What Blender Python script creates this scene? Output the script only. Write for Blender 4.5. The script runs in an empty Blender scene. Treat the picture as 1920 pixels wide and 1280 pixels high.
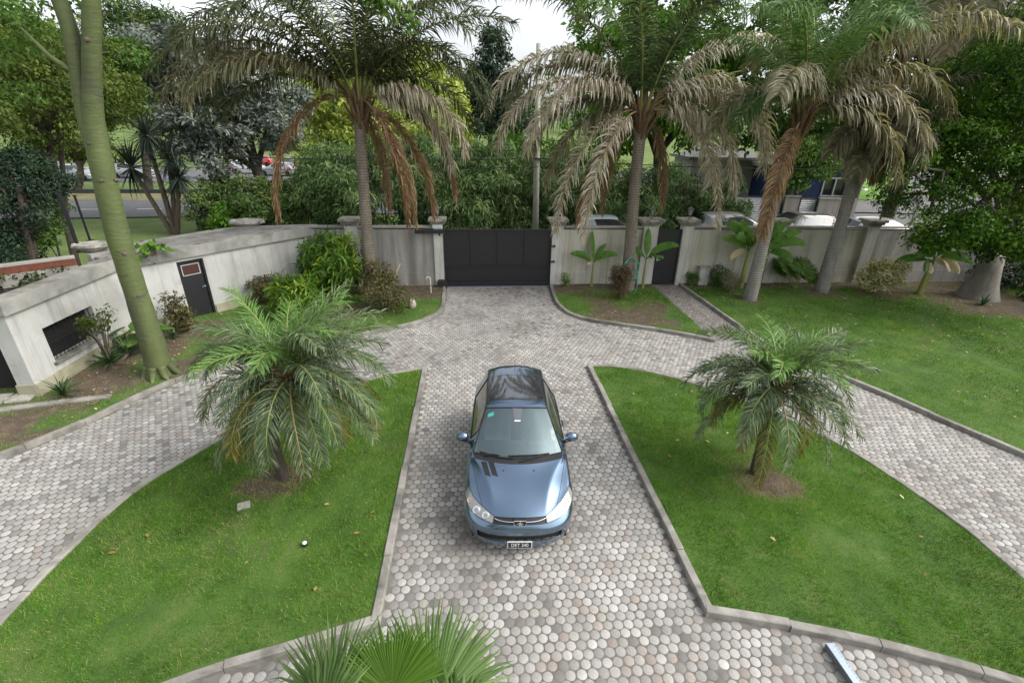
import bpy, bmesh, math, random
import numpy as np
from mathutils import Vector, Matrix
R = math.radians
rng = np.random.default_rng(7)
random.seed(5)
SC = bpy.context.scene
COL = SC.collection

# ------------------------------------------------------------------ camera
F, TH, PSI, RO, CH = 892.0, R(24.32), R(4.85), R(1.014), 5.8
cs, sn = math.cos(TH), math.sin(TH)
def at(px, py, dist):
    """world point seen at pixel (px,py) of the 1920x1280 photo, dist metres ahead along the ground"""
    a, b = px - 960, py - 640
    u = (a*math.cos(RO) + b*math.sin(RO))/F
    v = (-a*math.sin(RO) + b*math.cos(RO))/F
    fw, up = cs - v*sn, -(sn + v*cs)
    t = dist/fw
    return Vector(((u*math.cos(PSI) + fw*math.sin(PSI))*t, (-u*math.sin(PSI) + fw*math.cos(PSI))*t, CH + up*t))
cam_d = bpy.data.cameras.new('camera')
cam = bpy.data.objects.new('camera', cam_d); COL.objects.link(cam)
fh = Vector((math.sin(PSI), math.cos(PSI), 0)); rt = Vector((math.cos(PSI), -math.sin(PSI), 0))
fwd = fh*cs + Vector((0, 0, -1))*sn; up = fh*sn + Vector((0, 0, 1))*cs
xc = rt*math.cos(RO) + up*math.sin(RO); yc = -rt*math.sin(RO) + up*math.cos(RO)
m = Matrix((xc, yc, -fwd)).transposed().to_4x4(); m.translation = (0, 0, CH)
cam.matrix_world = m
cam_d.sensor_width = 36; cam_d.lens = F/1920*36; cam_d.clip_start = .1; cam_d.clip_end = 2000
SC.camera = cam

# ------------------------------------------------------------------ materials
def newmat(name):
    mt = bpy.data.materials.new(name); mt.use_nodes = True
    nt = mt.node_tree; nt.nodes.clear()
    out = nt.nodes.new('ShaderNodeOutputMaterial'); b = nt.nodes.new('ShaderNodeBsdfPrincipled')
    nt.links.new(b.outputs[0], out.inputs[0])
    return mt, nt, b, out
def ramp(nt, fac, stops):
    r = nt.nodes.new('ShaderNodeValToRGB'); e = r.color_ramp.elements
    while len(e) < len(stops): e.new(.5)
    for i, (p, c) in enumerate(stops):
        e[i].position = p; e[i].color = (c[0], c[1], c[2], 1)
    nt.links.new(fac, r.inputs[0]); return r.outputs[0]
def noise(nt, scale, detail=4, rough=.55, dist=0, vec=None, stretch=None):
    n = nt.nodes.new('ShaderNodeTexNoise'); n.inputs['Scale'].default_value = scale
    n.inputs['Detail'].default_value = detail; n.inputs['Roughness'].default_value = rough; n.inputs['Distortion'].default_value = dist
    tc = nt.nodes.new('ShaderNodeTexCoord'); v = tc.outputs['Object']
    if stretch:
        mp = nt.nodes.new('ShaderNodeMapping'); mp.inputs['Scale'].default_value = stretch
        nt.links.new(v, mp.inputs[0]); v = mp.outputs[0]
    nt.links.new(v, n.inputs['Vector']); return n.outputs['Fac']
def mix(nt, f, a, b, mode='MIX'):
    n = nt.nodes.new('ShaderNodeMix'); n.data_type = 'RGBA'; n.blend_type = mode
    for sock, val in ((n.inputs[0], f), (n.inputs[6], a), (n.inputs[7], b)):
        if hasattr(val, 'links'): nt.links.new(val, sock)
        elif isinstance(val, (int, float)): sock.default_value = val
        else: sock.default_value = (*val, 1)
    return n.outputs[2]
def bump(nt, b, h, strength=.3, dist=.02):
    n = nt.nodes.new('ShaderNodeBump'); n.inputs['Strength'].default_value = strength; n.inputs['Distance'].default_value = dist
    nt.links.new(h, n.inputs['Height']); nt.links.new(n.outputs[0], b.inputs['Normal'])
def surf(name, c1, c2, scale=3, rough=.8, bscale=30, bstr=.3, bdist=.01, stops=(.35, .65), metallic=0, c3=None, stretch=None, s3=.7, streak=None):
    """two tones mixed by noise, an optional third from a larger noise, with a fine bump"""
    mt, nt, b, o = newmat(name)
    col = ramp(nt, noise(nt, scale, 6, .6, .3, stretch=stretch), [(stops[0], c1), (stops[1], c2)])
    if c3: col = mix(nt, ramp(nt, noise(nt, s3, 5, .6, .5, stretch=stretch), [(.48, (0, 0, 0)), (.68, (1, 1, 1))]), col, c3)
    if streak:
        f = ramp(nt, noise(nt, 1.0, 7, .7, .15, stretch=(4.5, 4.5, .22)), [(.50, (0, 0, 0)), (.72, (.8, .8, .8))]); col = mix(nt, f, col, streak)
        f2 = ramp(nt, noise(nt, 2.2, 6, .7, .6), [(.56, (0, 0, 0)), (.7, (.55, .55, .55))]); col = mix(nt, f2, col, tuple(x*1.25 for x in streak))
    nt.links.new(col, b.inputs['Base Color'])
    b.inputs['Roughness'].default_value = rough; b.inputs['Metallic'].default_value = metallic
    if bstr: bump(nt, b, noise(nt, bscale, 5, .65), bstr, bdist)
    return mt
def leafmat(name, stops, trans=.35, rough=.5, attr='rnd'):
    mt, nt, b, o = newmat(name)
    a = nt.nodes.new('ShaderNodeAttribute'); a.attribute_name = attr
    n = len(stops); col = ramp(nt, a.outputs['Fac'], [(i/(n-1), s) for i, s in enumerate(stops)])
    nt.links.new(col, b.inputs['Base Color']); b.inputs['Roughness'].default_value = rough
    b.inputs['Specular IOR Level'].default_value = .18
    t = nt.nodes.new('ShaderNodeBsdfTranslucent'); nt.links.new(mix(nt, 1, col, (1.0, 1.0, .55), 'MULTIPLY'), t.inputs[0])
    ms = nt.nodes.new('ShaderNodeMixShader'); ms.inputs[0].default_value = trans
    nt.links.new(b.outputs[0], ms.inputs[1]); nt.links.new(t.outputs[0], ms.inputs[2]); nt.links.new(ms.outputs[0], o.inputs[0])
    return mt
def plain(name, c, rough=.5, metallic=0, coat=0, **kw):
    mt, nt, b, o = newmat(name)
    b.inputs['Base Color'].default_value = (*c, 1); b.inputs['Roughness'].default_value = rough; b.inputs['Metallic'].default_value = metallic
    b.inputs['Coat Weight'].default_value = coat; b.inputs['Coat Roughness'].default_value = .03
    for k, v in kw.items(): b.inputs[k.replace('_', ' ')].default_value = v
    return mt

# ------------------------------------------------------------------ mesh helpers
def tag(o, label=None, cat=None, group=None, kind=None):
    for k, v in (('label', label), ('category', cat), ('group', group), ('kind', kind)):
        if v: o[k] = v
    return o
def link(name, me, mat, parent=None, smooth=False):
    o = bpy.data.objects.new(name, me); COL.objects.link(o)
    for mm in (mat if isinstance(mat, (list, tuple)) else [mat]): me.materials.append(mm)
    if parent: o.parent = parent
    if smooth: me.shade_smooth()
    return o
def root(name, loc=(0, 0, 0), rz=0):
    o = bpy.data.objects.new(name, None); COL.objects.link(o); o.location = loc; o.rotation_euler = (0, 0, rz)
    o.empty_display_size = .2
    return o
def npmesh(name, V, Fc, mat, parent=None, face_attr=None, color=None, mi=None, smooth=False):
    """mesh from arrays; Fc: list of arrays (m,k), or one array"""
    V = np.asarray(V, dtype=np.float32)
    if not isinstance(Fc, list): Fc = [Fc]
    Fc = [np.asarray(f, dtype=np.int32) for f in Fc if len(f)]
    me = bpy.data.meshes.new(name)
    me.vertices.add(len(V)); me.vertices.foreach_set('co', V.ravel())
    nl = sum(f.size for f in Fc); npoly = sum(len(f) for f in Fc)
    me.loops.add(nl); me.loops.foreach_set('vertex_index', np.concatenate([f.ravel() for f in Fc]))
    me.polygons.add(npoly)
    tot = np.concatenate([np.full(len(f), f.shape[1], dtype=np.int32) for f in Fc])
    st = np.concatenate([[0], np.cumsum(tot)[:-1]]).astype(np.int32)
    me.polygons.foreach_set('loop_start', st)
    if mi is not None: me.polygons.foreach_set('material_index', np.asarray(mi, dtype=np.int32))
    me.update(calc_edges=True); me.validate()
    if face_attr is not None:
        a = me.attributes.new('rnd', 'FLOAT', 'FACE'); a.data.foreach_set('value', np.asarray(face_attr, dtype=np.float32))
    if color is not None:
        a = me.attributes.new('col', 'FLOAT_COLOR', 'FACE'); a.data.foreach_set('color', np.asarray(color, dtype=np.float32).ravel())
    return link(name, me, mat, parent, smooth)
class MB:
    """collects simple shapes; build() links them as ONE mesh"""
    def __init__(s): s.v = []; s.f = []
    def add(s, vs, fs):
        n = len(s.v); s.v += [tuple(v) for v in vs]; s.f += [tuple(i+n for i in f) for f in fs]; return s
    def box(s, c, d, rz=0, taper=1):
        x, y, z = d[0]/2, d[1]/2, d[2]/2; ca, sa = math.cos(rz), math.sin(rz); vs = []
        for zz in (-z, z):
            k = taper if zz > 0 else 1
            for a, b in ((-x, -y), (x, -y), (x, y), (-x, y)):
                a *= k; b *= k
                vs.append((c[0]+a*ca-b*sa, c[1]+a*sa+b*ca, c[2]+zz))
        return s.add(vs, [(3, 2, 1, 0), (4, 5, 6, 7), (0, 1, 5, 4), (1, 2, 6, 5), (2, 3, 7, 6), (3, 0, 4, 7)])
    def tube(s, pts, rad, n=8, cap=True):
        pts = [Vector(p) for p in pts]; k = len(pts)
        if not hasattr(rad, '__len__'): rad = [rad]*k
        vs = []; fs = []; ref = None
        for i, p in enumerate(pts):
            t = (pts[min(i+1, k-1)] - pts[max(i-1, 0)]).normalized()
            if ref is None: ref = Vector((1, 0, 0)) if abs(t.x) < .8 else Vector((0, 1, 0))
            u = (ref - t*ref.dot(t)).normalized(); w = t.cross(u); ref = u
            for j in range(n):
                a = 2*math.pi*j/n; vs.append(p + (u*math.cos(a) + w*math.sin(a))*rad[i])
        for i in range(k-1):
            for j in range(n):
                a, b = i*n+j, i*n+(j+1) % n; fs.append((a, b, b+n, a+n))
        if cap: fs += [tuple(range(n-1, -1, -1)), tuple(range((k-1)*n, k*n))]
        return s.add(vs, fs)
    def prism(s, poly, z0, z1):
        n = len(poly); vs = [(x, y, z0) for x, y in poly] + [(x, y, z1) for x, y in poly]
        return s.add(vs, [tuple(range(n-1, -1, -1)), tuple(range(n, 2*n))] + [(i, (i+1) % n, n+(i+1) % n, n+i) for i in range(n)])
    def lathe(s, prof, c=(0, 0, 0), n=16, axis='z'):
        vs = []; fs = []; k = len(prof)
        for r, z in prof:
            for j in range(n):
                a = 2*math.pi*j/n; p = (r*math.cos(a), r*math.sin(a), z)
                if axis == 'x': p = (p[2], p[0], p[1])
                elif axis == 'y': p = (p[0], p[2], p[1])
                vs.append((c[0]+p[0], c[1]+p[1], c[2]+p[2]))
        for i in range(k-1):
            for j in range(n):
                a, b = i*n+j, i*n+(j+1) % n; fs.append((a, b, b+n, a+n))
        fs += [tuple(range(n-1, -1, -1)), tuple(range((k-1)*n, k*n))]
        return s.add(vs, fs)
    def ell(s, c, r, n=10, k=6, jit=0):
        pr = []
        for i in range(k+1):
            a = math.pi*i/k; pr.append((max(1e-3, math.sin(a)), -math.cos(a)))
        m0 = len(s.v); s.lathe(pr, (0, 0, 0), n)
        for i in range(m0, len(s.v)):
            v = s.v[i]; q = 1 + jit*(random.random()-.5)
            s.v[i] = (c[0]+v[0]*r[0]*q, c[1]+v[1]*r[1]*q, c[2]+v[2]*r[2]*q)
        return s
    def build(s, name, mat, parent=None, smooth=False, bevel=0):
        me = bpy.data.meshes.new(name); me.from_pydata(s.v, [], s.f); me.update()
        bm = bmesh.new(); bm.from_mesh(me)
        bmesh.ops.recalc_face_normals(bm, faces=bm.faces)
        if bevel: bmesh.ops.bevel(bm, geom=list(bm.edges), offset=bevel, segments=2, affect='EDGES', profile=.6)
        bm.to_mesh(me); bm.free()
        return link(name, me, mat, parent, smooth)
def copy_tree(o, parent=None):
    c = o.copy(); COL.objects.link(c)
    if parent: c.parent = parent
    for ch in o.children: copy_tree(ch, c)
    return c
def inpoly(x, y, poly):
    P = np.asarray(poly); ins = np.zeros(x.shape, bool); n = len(P)
    for i in range(n):
        x0, y0 = P[i]; x1, y1 = P[(i+1) % n]
        if y0 == y1: continue
        c = ((y0 > y) != (y1 > y)) & (x < (x1-x0)*(y-y0)/(y1-y0) + x0)
        ins ^= c
    return ins
def edge_dist(x, y, line):
    P = np.asarray(line, float); d = np.full(x.shape, 1e9)
    for i in range(len(P)-1):
        a, b = P[i], P[i+1]; ab = b-a; L = max(1e-9, ab@ab)
        t = np.clip(((x-a[0])*ab[0] + (y-a[1])*ab[1])/L, 0, 1)
        d = np.minimum(d, np.hypot(x-a[0]-t*ab[0], y-a[1]-t*ab[1]))
    return d
_ng = np.random.default_rng(3).random((64, 64))
def vn(x, y, s, o=0):
    x = np.asarray(x)*s + 100 + o*7.3; y = np.asarray(y)*s + 100 + o*3.1
    i = np.floor(x).astype(int); j = np.floor(y).astype(int); fx = x-i; fy = y-j
    fx = fx*fx*(3-2*fx); fy = fy*fy*(3-2*fy); g = lambda a, b: _ng[a % 64, b % 64]
    return (g(i, j)*(1-fx)+g(i+1, j)*fx)*(1-fy) + (g(i, j+1)*(1-fx)+g(i+1, j+1)*fx)*fy
def fbm(x, y, s, o=0): return .5*vn(x, y, s, o)+.28*vn(x, y, s*2.1, o+1)+.22*vn(x, y, s*4.7, o+2)
def spline(pts, n=6):
    P = [np.array(p, float) for p in pts]; out = []
    for i in range(len(P)-1):
        p0, p1, p2, p3 = P[max(i-1, 0)], P[i], P[i+1], P[min(i+2, len(P)-1)]
        for k in range(n):
            t = k/n
            out.append(.5*((2*p1)+(p2-p0)*t+(2*p0-5*p1+4*p2-p3)*t*t+(3*p1-p0-3*p2+p3)*t**3))
    out.append(P[-1]); return out
# ------------------------------------------------------------------ world and light
w = bpy.data.worlds.new("World"); SC.world = w; w.use_nodes = True; nt = w.node_tree; nt.nodes.clear()
wo = nt.nodes.new('ShaderNodeOutputWorld'); bg = nt.nodes.new('ShaderNodeBackground'); sky = nt.nodes.new('ShaderNodeTexSky')
SUN_EL, SUN_ROT = R(44), R(104)
sky.sky_type = 'NISHITA'; sky.sun_disc = False; sky.sun_elevation = SUN_EL; sky.sun_rotation = SUN_ROT
sky.air_density = 1.0; sky.dust_density = 4.0; sky.ozone_density = 1.0
hs = nt.nodes.new('ShaderNodeHueSaturation'); hs.inputs['Saturation'].default_value = .22; hs.inputs['Value'].default_value = 1.0
tcw = nt.nodes.new('ShaderNodeTexCoord'); cl = nt.nodes.new('ShaderNodeTexNoise'); cl.inputs['Scale'].default_value = 3; cl.inputs['Detail'].default_value = 5
crp = nt.nodes.new('ShaderNodeValToRGB'); crp.color_ramp.elements[0].color = (1.6, 1.6, 1.62, 1); crp.color_ramp.elements[0].position = .35
crp.color_ramp.elements[1].color = (2.05, 2.05, 2.0, 1); crp.color_ramp.elements[1].position = .7
mm = nt.nodes.new('ShaderNodeMix'); mm.data_type = 'RGBA'; mm.blend_type = 'MULTIPLY'; mm.inputs[0].default_value = 1
nt.links.new(tcw.outputs['Generated'], cl.inputs['Vector']); nt.links.new(cl.outputs['Fac'], crp.inputs[0])
nt.links.new(sky.outputs[0], hs.inputs['Color']); nt.links.new(hs.outputs[0], mm.inputs[6]); nt.links.new(crp.outputs[0], mm.inputs[7])
nt.links.new(mm.outputs[2], bg.inputs[0]); bg.inputs[1].default_value = .15; nt.links.new(bg.outputs[0], wo.inputs[0])
sd = bpy.data.lights.new('sun', 'SUN'); sd.energy = 1.5; sd.angle = R(28); sd.color = (1, .97, .92)
so = bpy.data.objects.new('sun', sd); COL.objects.link(so)
sdir = Vector((math.cos(SUN_EL)*math.sin(SUN_ROT), math.cos(SUN_EL)*math.cos(SUN_ROT), math.sin(SUN_EL)))
so.rotation_euler = sdir.to_track_quat('Z', 'Y').to_euler(); so.location = (0, 0, 30)
SC.view_settings.view_transform = 'Standard'; SC.view_settings.look = 'None'; SC.view_settings.exposure = .28; SC.view_settings.gamma = 1
SC.render.engine = 'CYCLES'; SC.cycles.max_bounces = 6; SC.cycles.diffuse_bounces = 3; SC.cycles.glossy_bounces = 3
SC.cycles.transmission_bounces = 4; SC.cycles.use_denoising = True; SC.cycles.transparent_max_bounces = 6

# ------------------------------------------------------------------ palette
M = {}
M['concrete'] = surf('concrete', (.24, .23, .205), (.36, .345, .31), 1.1, .9, 25, .35, .01, c3=(.155, .15, .13), s3=.6)
M['wall_grey'] = surf('wall_grey', (.26, .255, .235), (.36, .35, .32), 1.2, .9, 8, .1, .008, c3=(.16, .155, .135), stretch=(1, 1, .18), s3=1.1, streak=(.13, .125, .11))
M['wall_warm'] = surf('wall_warm', (.41, .395, .335), (.51, .49, .42), 1.2, .9, 8, .1, .008, c3=(.27, .25, .16), stretch=(1, 1, .15), s3=.9, streak=(.20, .185, .14))
M['pillar'] = surf('pillar_render', (.43, .425, .395), (.54, .53, .49), 2, .9, 25, .3, .01, c3=(.30, .295, .27), stretch=(1, 1, .5), streak=(.26, .255, .23))
M['cap'] = surf('cap_concrete', (.24, .22, .185), (.38, .35, .30), 5, .9, 30, .5, .01, c3=(.14, .13, .11), s3=2)
M['white_wall'] = surf('white_render', (.385, .385, .365), (.46, .46, .44), .9, .85, 9, .06, .006, c3=(.29, .29, .27), s3=.55, streak=(.22, .22, .20))
M['plinth'] = surf('plinth_render', (.27, .25, .17), (.36, .34, .26), 1.5, .9, 22, .25, .01, c3=(.2, .2, .11), s3=1.2)
M['parapet'] = surf('parapet_render', (.20, .20, .18), (.31, .305, .28), 1.4, .9, 20, .35, .01, c3=(.11, .11, .10), s3=1)
M['roofing'] = surf('roof_screed', (.17, .165, .15), (.25, .24, .22), 2, .95, 30, .4, .01, c3=(.10, .095, .08), s3=1.2)
M['kerb'] = surf('kerb_concrete', (.19, .178, .155), (.31, .295, .265), 3, .9, 45, .5, .008, c3=(.10, .095, .08), s3=1.3)
M['stone'] = surf('grey_stone', (.25, .24, .205), (.40, .39, .34), 6, .9, 18, .8, .03, c3=(.16, .16, .13), s3=3)
M['black'] = surf('black_paint', (.010, .010, .012), (.014, .014, .017), 6, .45, 40, .05)
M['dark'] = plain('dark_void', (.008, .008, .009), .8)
M['steel'] = plain('galvanised', (.42, .48, .56), .35, .8)
M['post'] = plain('black_steel', (.015, .016, .018), .5)
M['lantern'] = plain('lantern_metal', (.13, .13, .135), .4, .3)
M['brick'] = surf('red_brick', (.11, .036, .022), (.17, .055, .03), 9, .9, 40, .5)
M['road'] = surf('asphalt', (.085, .088, .095), (.12, .123, .13), 3, .9, 60, .2)
M['roadline'] = plain('road_paint', (.6, .6, .58), .7)
M['bark_q'] = None
M['grout'] = surf('joint_sand', (.105, .098, .086), (.165, .155, .138), 4, .95, 40, .4)
def bark(name, c1, c2, ring=0, scale=6, stretch=(1, 1, .3), bstr=.6):
    mt, nt, b, o = newmat(name)
    n1 = noise(nt, scale, 6, .65, .4, stretch=stretch)
    col = ramp(nt, n1, [(.32, c1), (.68, c2)])
    h = n1
    if ring:
        wv = nt.nodes.new('ShaderNodeTexWave'); wv.wave_type = 'BANDS'; wv.bands_direction = 'Z'; wv.inputs['Scale'].default_value = ring
        wv.inputs['Distortion'].default_value = 1.2; wv.inputs['Detail'].default_value = 2
        tc = nt.nodes.new('ShaderNodeTexCoord'); nt.links.new(tc.outputs['Object'], wv.inputs['Vector'])
        col = mix(nt, ramp(nt, wv.outputs['Fac'], [(.03, (.5, .5, .5)), (.2, (0, 0, 0))]), col, tuple(x*.45 for x in c1)); h = wv.outputs['Fac']
    nt.links.new(col, b.inputs['Base Color']); b.inputs['Roughness'].default_value = .9
    bump(nt, b, h, bstr, .02); return mt
M['bark_q'] = bark('palm_bark', (.125, .105, .082), (.22, .19, .15), 3.6)
M['bark_g'] = bark('palm_bark_grey', (.17, .16, .145), (.27, .255, .23), 3.6)
M['bark_d'] = bark('dark_bark', (.03, .024, .018), (.075, .06, .045), 0, 12)
M['bark_b'] = bark('brown_bark', (.06, .045, .032), (.13, .10, .075), 0, 10)
M['bark_pale'] = bark('pale_bark', (.13, .12, .10), (.24, .22, .19), 0, 5)
def greenbark():
    mt, nt, b, o = newmat('green_bark')
    c = ramp(nt, noise(nt, 1.4, 5, .6, .6, stretch=(1, 1, .5)), [(.25, (.05, .053, .03)), (.42, (.07, .086, .031)), (.6, (.092, .12, .036)), (.82, (.062, .064, .038))])
    c = mix(nt, ramp(nt, noise(nt, 4, 6, .7, .6, stretch=(.6, .6, 1.8)), [(.6, (0, 0, 0)), (.78, (.5, .5, .5))]), c, (.075, .06, .035))
    nt.links.new(c, b.inputs['Base Color']); b.inputs['Roughness'].default_value = .75
    bump(nt, b, noise(nt, 5, 6, .6, .5, stretch=(.7, .7, 2.4)), .55, .04); return mt
M['bark_green'] = greenbark()
M['fibre'] = bark('palm_fibre', (.07, .04, .02), (.17, .105, .055), 0, 20, (1, 1, .15), 1)
M['rachis_g'] = plain('rachis_green', (.20, .22, .06), .5)
M['rachis_y'] = plain('rachis_ochre', (.24, .17, .07), .6)
M['rachis_b'] = plain('rachis_brown', (.16, .105, .06), .7)
L = lambda n, *s, **k: leafmat(n, s, **k)
M['dead'] = L('dead_frond', (.25, .205, .15), (.47, .42, .335), (.64, .585, .50), trans=.25, rough=.6)
M['deadbrown'] = L('brown_frond', (.13, .08, .045), (.25, .155, .085), (.36, .27, .17), trans=.3, rough=.7)
M['khaki'] = L('khaki_frond', (.09, .095, .05), (.20, .19, .11), (.40, .36, .26), trans=.3)
M['queen'] = L('palm_leaf_dark', (.02, .032, .016), (.055, .075, .035), (.13, .13, .07), trans=.3)
M['queeng'] = L('palm_leaf_green', (.035, .075, .022), (.085, .165, .05), (.19, .28, .12), trans=.35)
M['phoenix'] = L('feather_leaf', (.036, .064, .028), (.09, .136, .068), (.24, .29, .17), trans=.25, rough=.4)
M['phoenixy'] = L('feather_leaf_old', (.045, .07, .02), (.11, .13, .04), (.28, .20, .05), trans=.3, rough=.45)
M['phoenixn'] = L('feather_leaf_new', (.07, .15, .035), (.13, .25, .06), (.24, .38, .13), trans=.35, rough=.4)
M['fan'] = L('fan_leaf', (.05, .10, .025), (.095, .17, .045), (.20, .28, .11), trans=.4, rough=.4)
M['fanb'] = L('fan_leaf_bright', (.05, .115, .012), (.09, .185, .02), (.16, .27, .045), trans=.45, rough=.4)
M['grass'] = L('grass_blade', (.048, .115, .008), (.094, .24, .013), (.155, .345, .026), (.40, .39, .14), trans=.4, rough=.9)
M['banana'] = L('banana_leaf', (.05, .12, .02), (.10, .22, .04), (.20, .34, .09), trans=.4, rough=.4)
M['silver'] = L('silver_leaf', (.06, .075, .062), (.125, .15, .125), (.23, .26, .235), trans=.15)
M['yellow'] = L('yellow_leaf', (.18, .25, .035), (.34, .42, .08), (.52, .57, .16), trans=.4)
M['conifer'] = L('conifer_leaf', (.012, .026, .014), (.028, .055, .03), (.06, .095, .05), trans=.1)
M['bamboo'] = L('bamboo_leaf', (.03, .065, .02), (.085, .155, .05), (.20, .28, .11), trans=.3)
M['hedge'] = L('hedge_leaf', (.025, .055, .014), (.062, .115, .028), (.13, .18, .05), trans=.25)
M['bright'] = L('bright_leaf', (.045, .11, .01), (.09, .21, .02), (.17, .32, .04), trans=.4)
M['midgreen'] = L('mid_leaf', (.035, .085, .014), (.08, .165, .03), (.16, .25, .055), trans=.35)
M['olive'] = L('olive_leaf', (.035, .06, .012), (.08, .12, .02), (.16, .20, .04), trans=.35)
M['glossy'] = L('glossy_leaf', (.015, .045, .006), (.055, .135, .012), (.17, .30, .035), trans=.3, rough=.35)
M['golden'] = L('golden_leaf', (.025, .07, .012), (.075, .16, .018), (.21, .30, .03), trans=.35, rough=.4)
M['brownshrub'] = L('bronze_leaf', (.05, .05, .02), (.10, .095, .035), (.17, .14, .07), trans=.25)
M['twig'] = L('twig_leaf', (.045, .025, .015), (.09, .055, .03), (.13, .11, .05), trans=.15)
M['varieg'] = L('variegated_leaf', (.20, .22, .07), (.46, .44, .20), (.70, .66, .42), trans=.3)
M['agave'] = L('spiky_leaf', (.02, .045, .018), (.045, .085, .03), (.09, .14, .06), trans=.15, rough=.4)
M['yucca'] = L('yucca_leaf', (.012, .022, .016), (.035, .05, .038), (.09, .11, .09), trans=.1, rough=.4)
M['litter'] = L('dry_leaf', (.28, .15, .05), (.42, .30, .13), (.52, .44, .26), trans=.2)
M['ivy'] = L('ivy_leaf', (.02, .035, .012), (.045, .07, .02), (.09, .12, .04), trans=.2)

# ------------------------------------------------------------------ layout of the garden, metres
LL = spline([(-1.26, 11.13), (-2.06, 10.88), (-2.6, 10.58), (-3.6, 9.95), (-4.53, 9.1), (-5.09, 8.26), (-5.6, 7.4), (-5.89, 6.7), (-6.03, 5.53), (-6.04, 4.5), (-6.0, 2.0)], 4)
LLb = spline([(-6.0, 2.0), (-5.2, 2.6), (-4.2, 3.15), (-3.2, 3.58), (-2.28, 3.83), (-1.26, 4.13)], 4)
LLp = LL + LLb[1:]
LR = spline([(2.94, 11.03), (3.3, 11.04), (3.78, 10.96), (4.66, 10.56), (5.31, 10.07), (6.1, 9.3), (6.67, 8.61), (7.44, 7.13), (7.8, 5.41), (7.8, 4.23), (7.6, 2.0)], 4)
LRb = spline([(7.6, 2.0), (6.9, 2.45), (5.92, 2.97), (4.83, 3.42), (3.73, 3.76), (2.94, 3.96)], 4)
LRp = LR + LRb[1:]
ULc = spline([(-1.13, 18.1), (-1.07, 16.8), (-1.07, 15.56), (-1.2, 15.0), (-1.48, 14.58), (-2.02, 14.06), (-2.78, 13.66), (-3.4, 13.33), (-4.18, 12.93), (-4.94, 12.49), (-5.66, 12.02), (-6.47, 11.4), (-7.24, 10.7), (-7.75, 9.75), (-8.2, 8.75), (-8.84, 7.86), (-9.8, 6.9), (-11.5, 5.6)], 4)
ULp = ULc + [(-15, 5.6), (-15, 18.1)]
UR1c = spline([(2.99, 18.1), (2.91, 16.8), (2.91, 15.97), (3.0, 15.4), (3.16, 14.9), (3.5, 14.45), (3.98, 14.1), (5.22, 13.56), (6.4, 12.93), (7.13, 12.42)], 4)
UR1p = UR1c + [(7.15, 18.1)]
UR2a = [(8.3, 18.1), (8.36, 16.2), (8.42, 14.3), (8.5, 12.6)]
UR2c = spline([(8.5, 12.6), (8.62, 11.35), (9.1, 10.5), (9.63, 9.6), (10.2, 8.11), (10.73, 6.77), (11.2, 5.2), (11.5, 3.5), (11.6, 2)], 4)
UR2p = UR2a[:-1] + UR2c + [(28, 2), (28, 18.1)]
ALLP = [LLp, LRp, ULp, UR1p, UR2p]
KLINES = [LLp+LLp[:1], LRp+LRp[:1], ULc, UR1c, UR2a, UR2c]

SPOTS = [(-3.4, 6.95, .6, .75), (-3.9, 6.75, .35, .5), (5.1, 6.55, .7, .8), (5.4, 6.2, .45, .5), (-4.0, 15.5, 1.2, .7), (-1.9, 17.2, .9, 1), (-3.0, 17.3, 1, .9), (4.4, 14.5, 1.0, .75), (5.5, 14.4, 1.1, .85), (6.2, 15.4, .8, .6), (4.9, 15.6, .9, .45), (6.3, 13.6, .6, .6), (4.2, 16.6, .9, .5), (3.6, 17.4, .7, .8), (6.6, 15.6, .6, .5),
         (-8.9, 12.6, .9, .9), (-9.2, 11.0, .8, .95), (-8.5, 13.8, .7, .8), (-8.9, 10.2, .7, .8), (-9.6, 8.8, .6, .8), (-7.6, 11.3, .6, .7), (-6.9, 13.6, .7, .5),
         (10.3, 16.1, .7, .8), (13.6, 16.7, .8, .9), (16.0, 16.9, 1.2, 1), (18.8, 16.2, 2.2, 1.2), (21.5, 14, 2.6, 1.2), (18.8, 14.6, 1.1, .8)]
def soil(x, y):
    """0 grass .. 1 bare soil"""
    s = np.clip((fbm(x, y, .9) - .62)*2.0, 0, .3)
    s = s + np.where((x < 2) & (y > 5) & (x < -7.0), .35*fbm(x, y, 1.7, 5)+.1, 0)
    s = s + np.where((y > 17.25) & ((x > 8) | (x < 7)), np.clip((y-17.0)*1.2, 0, .9), 0)
    for cx, cy, r, k in SPOTS:
        d = np.hypot(x-cx, y-cy)/r
        s = s + k*np.clip(1.25-d + (fbm(x, y, 2.2, 3)-.5)*1.1, 0, 1)
    return np.clip(s, 0, 1)

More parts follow.
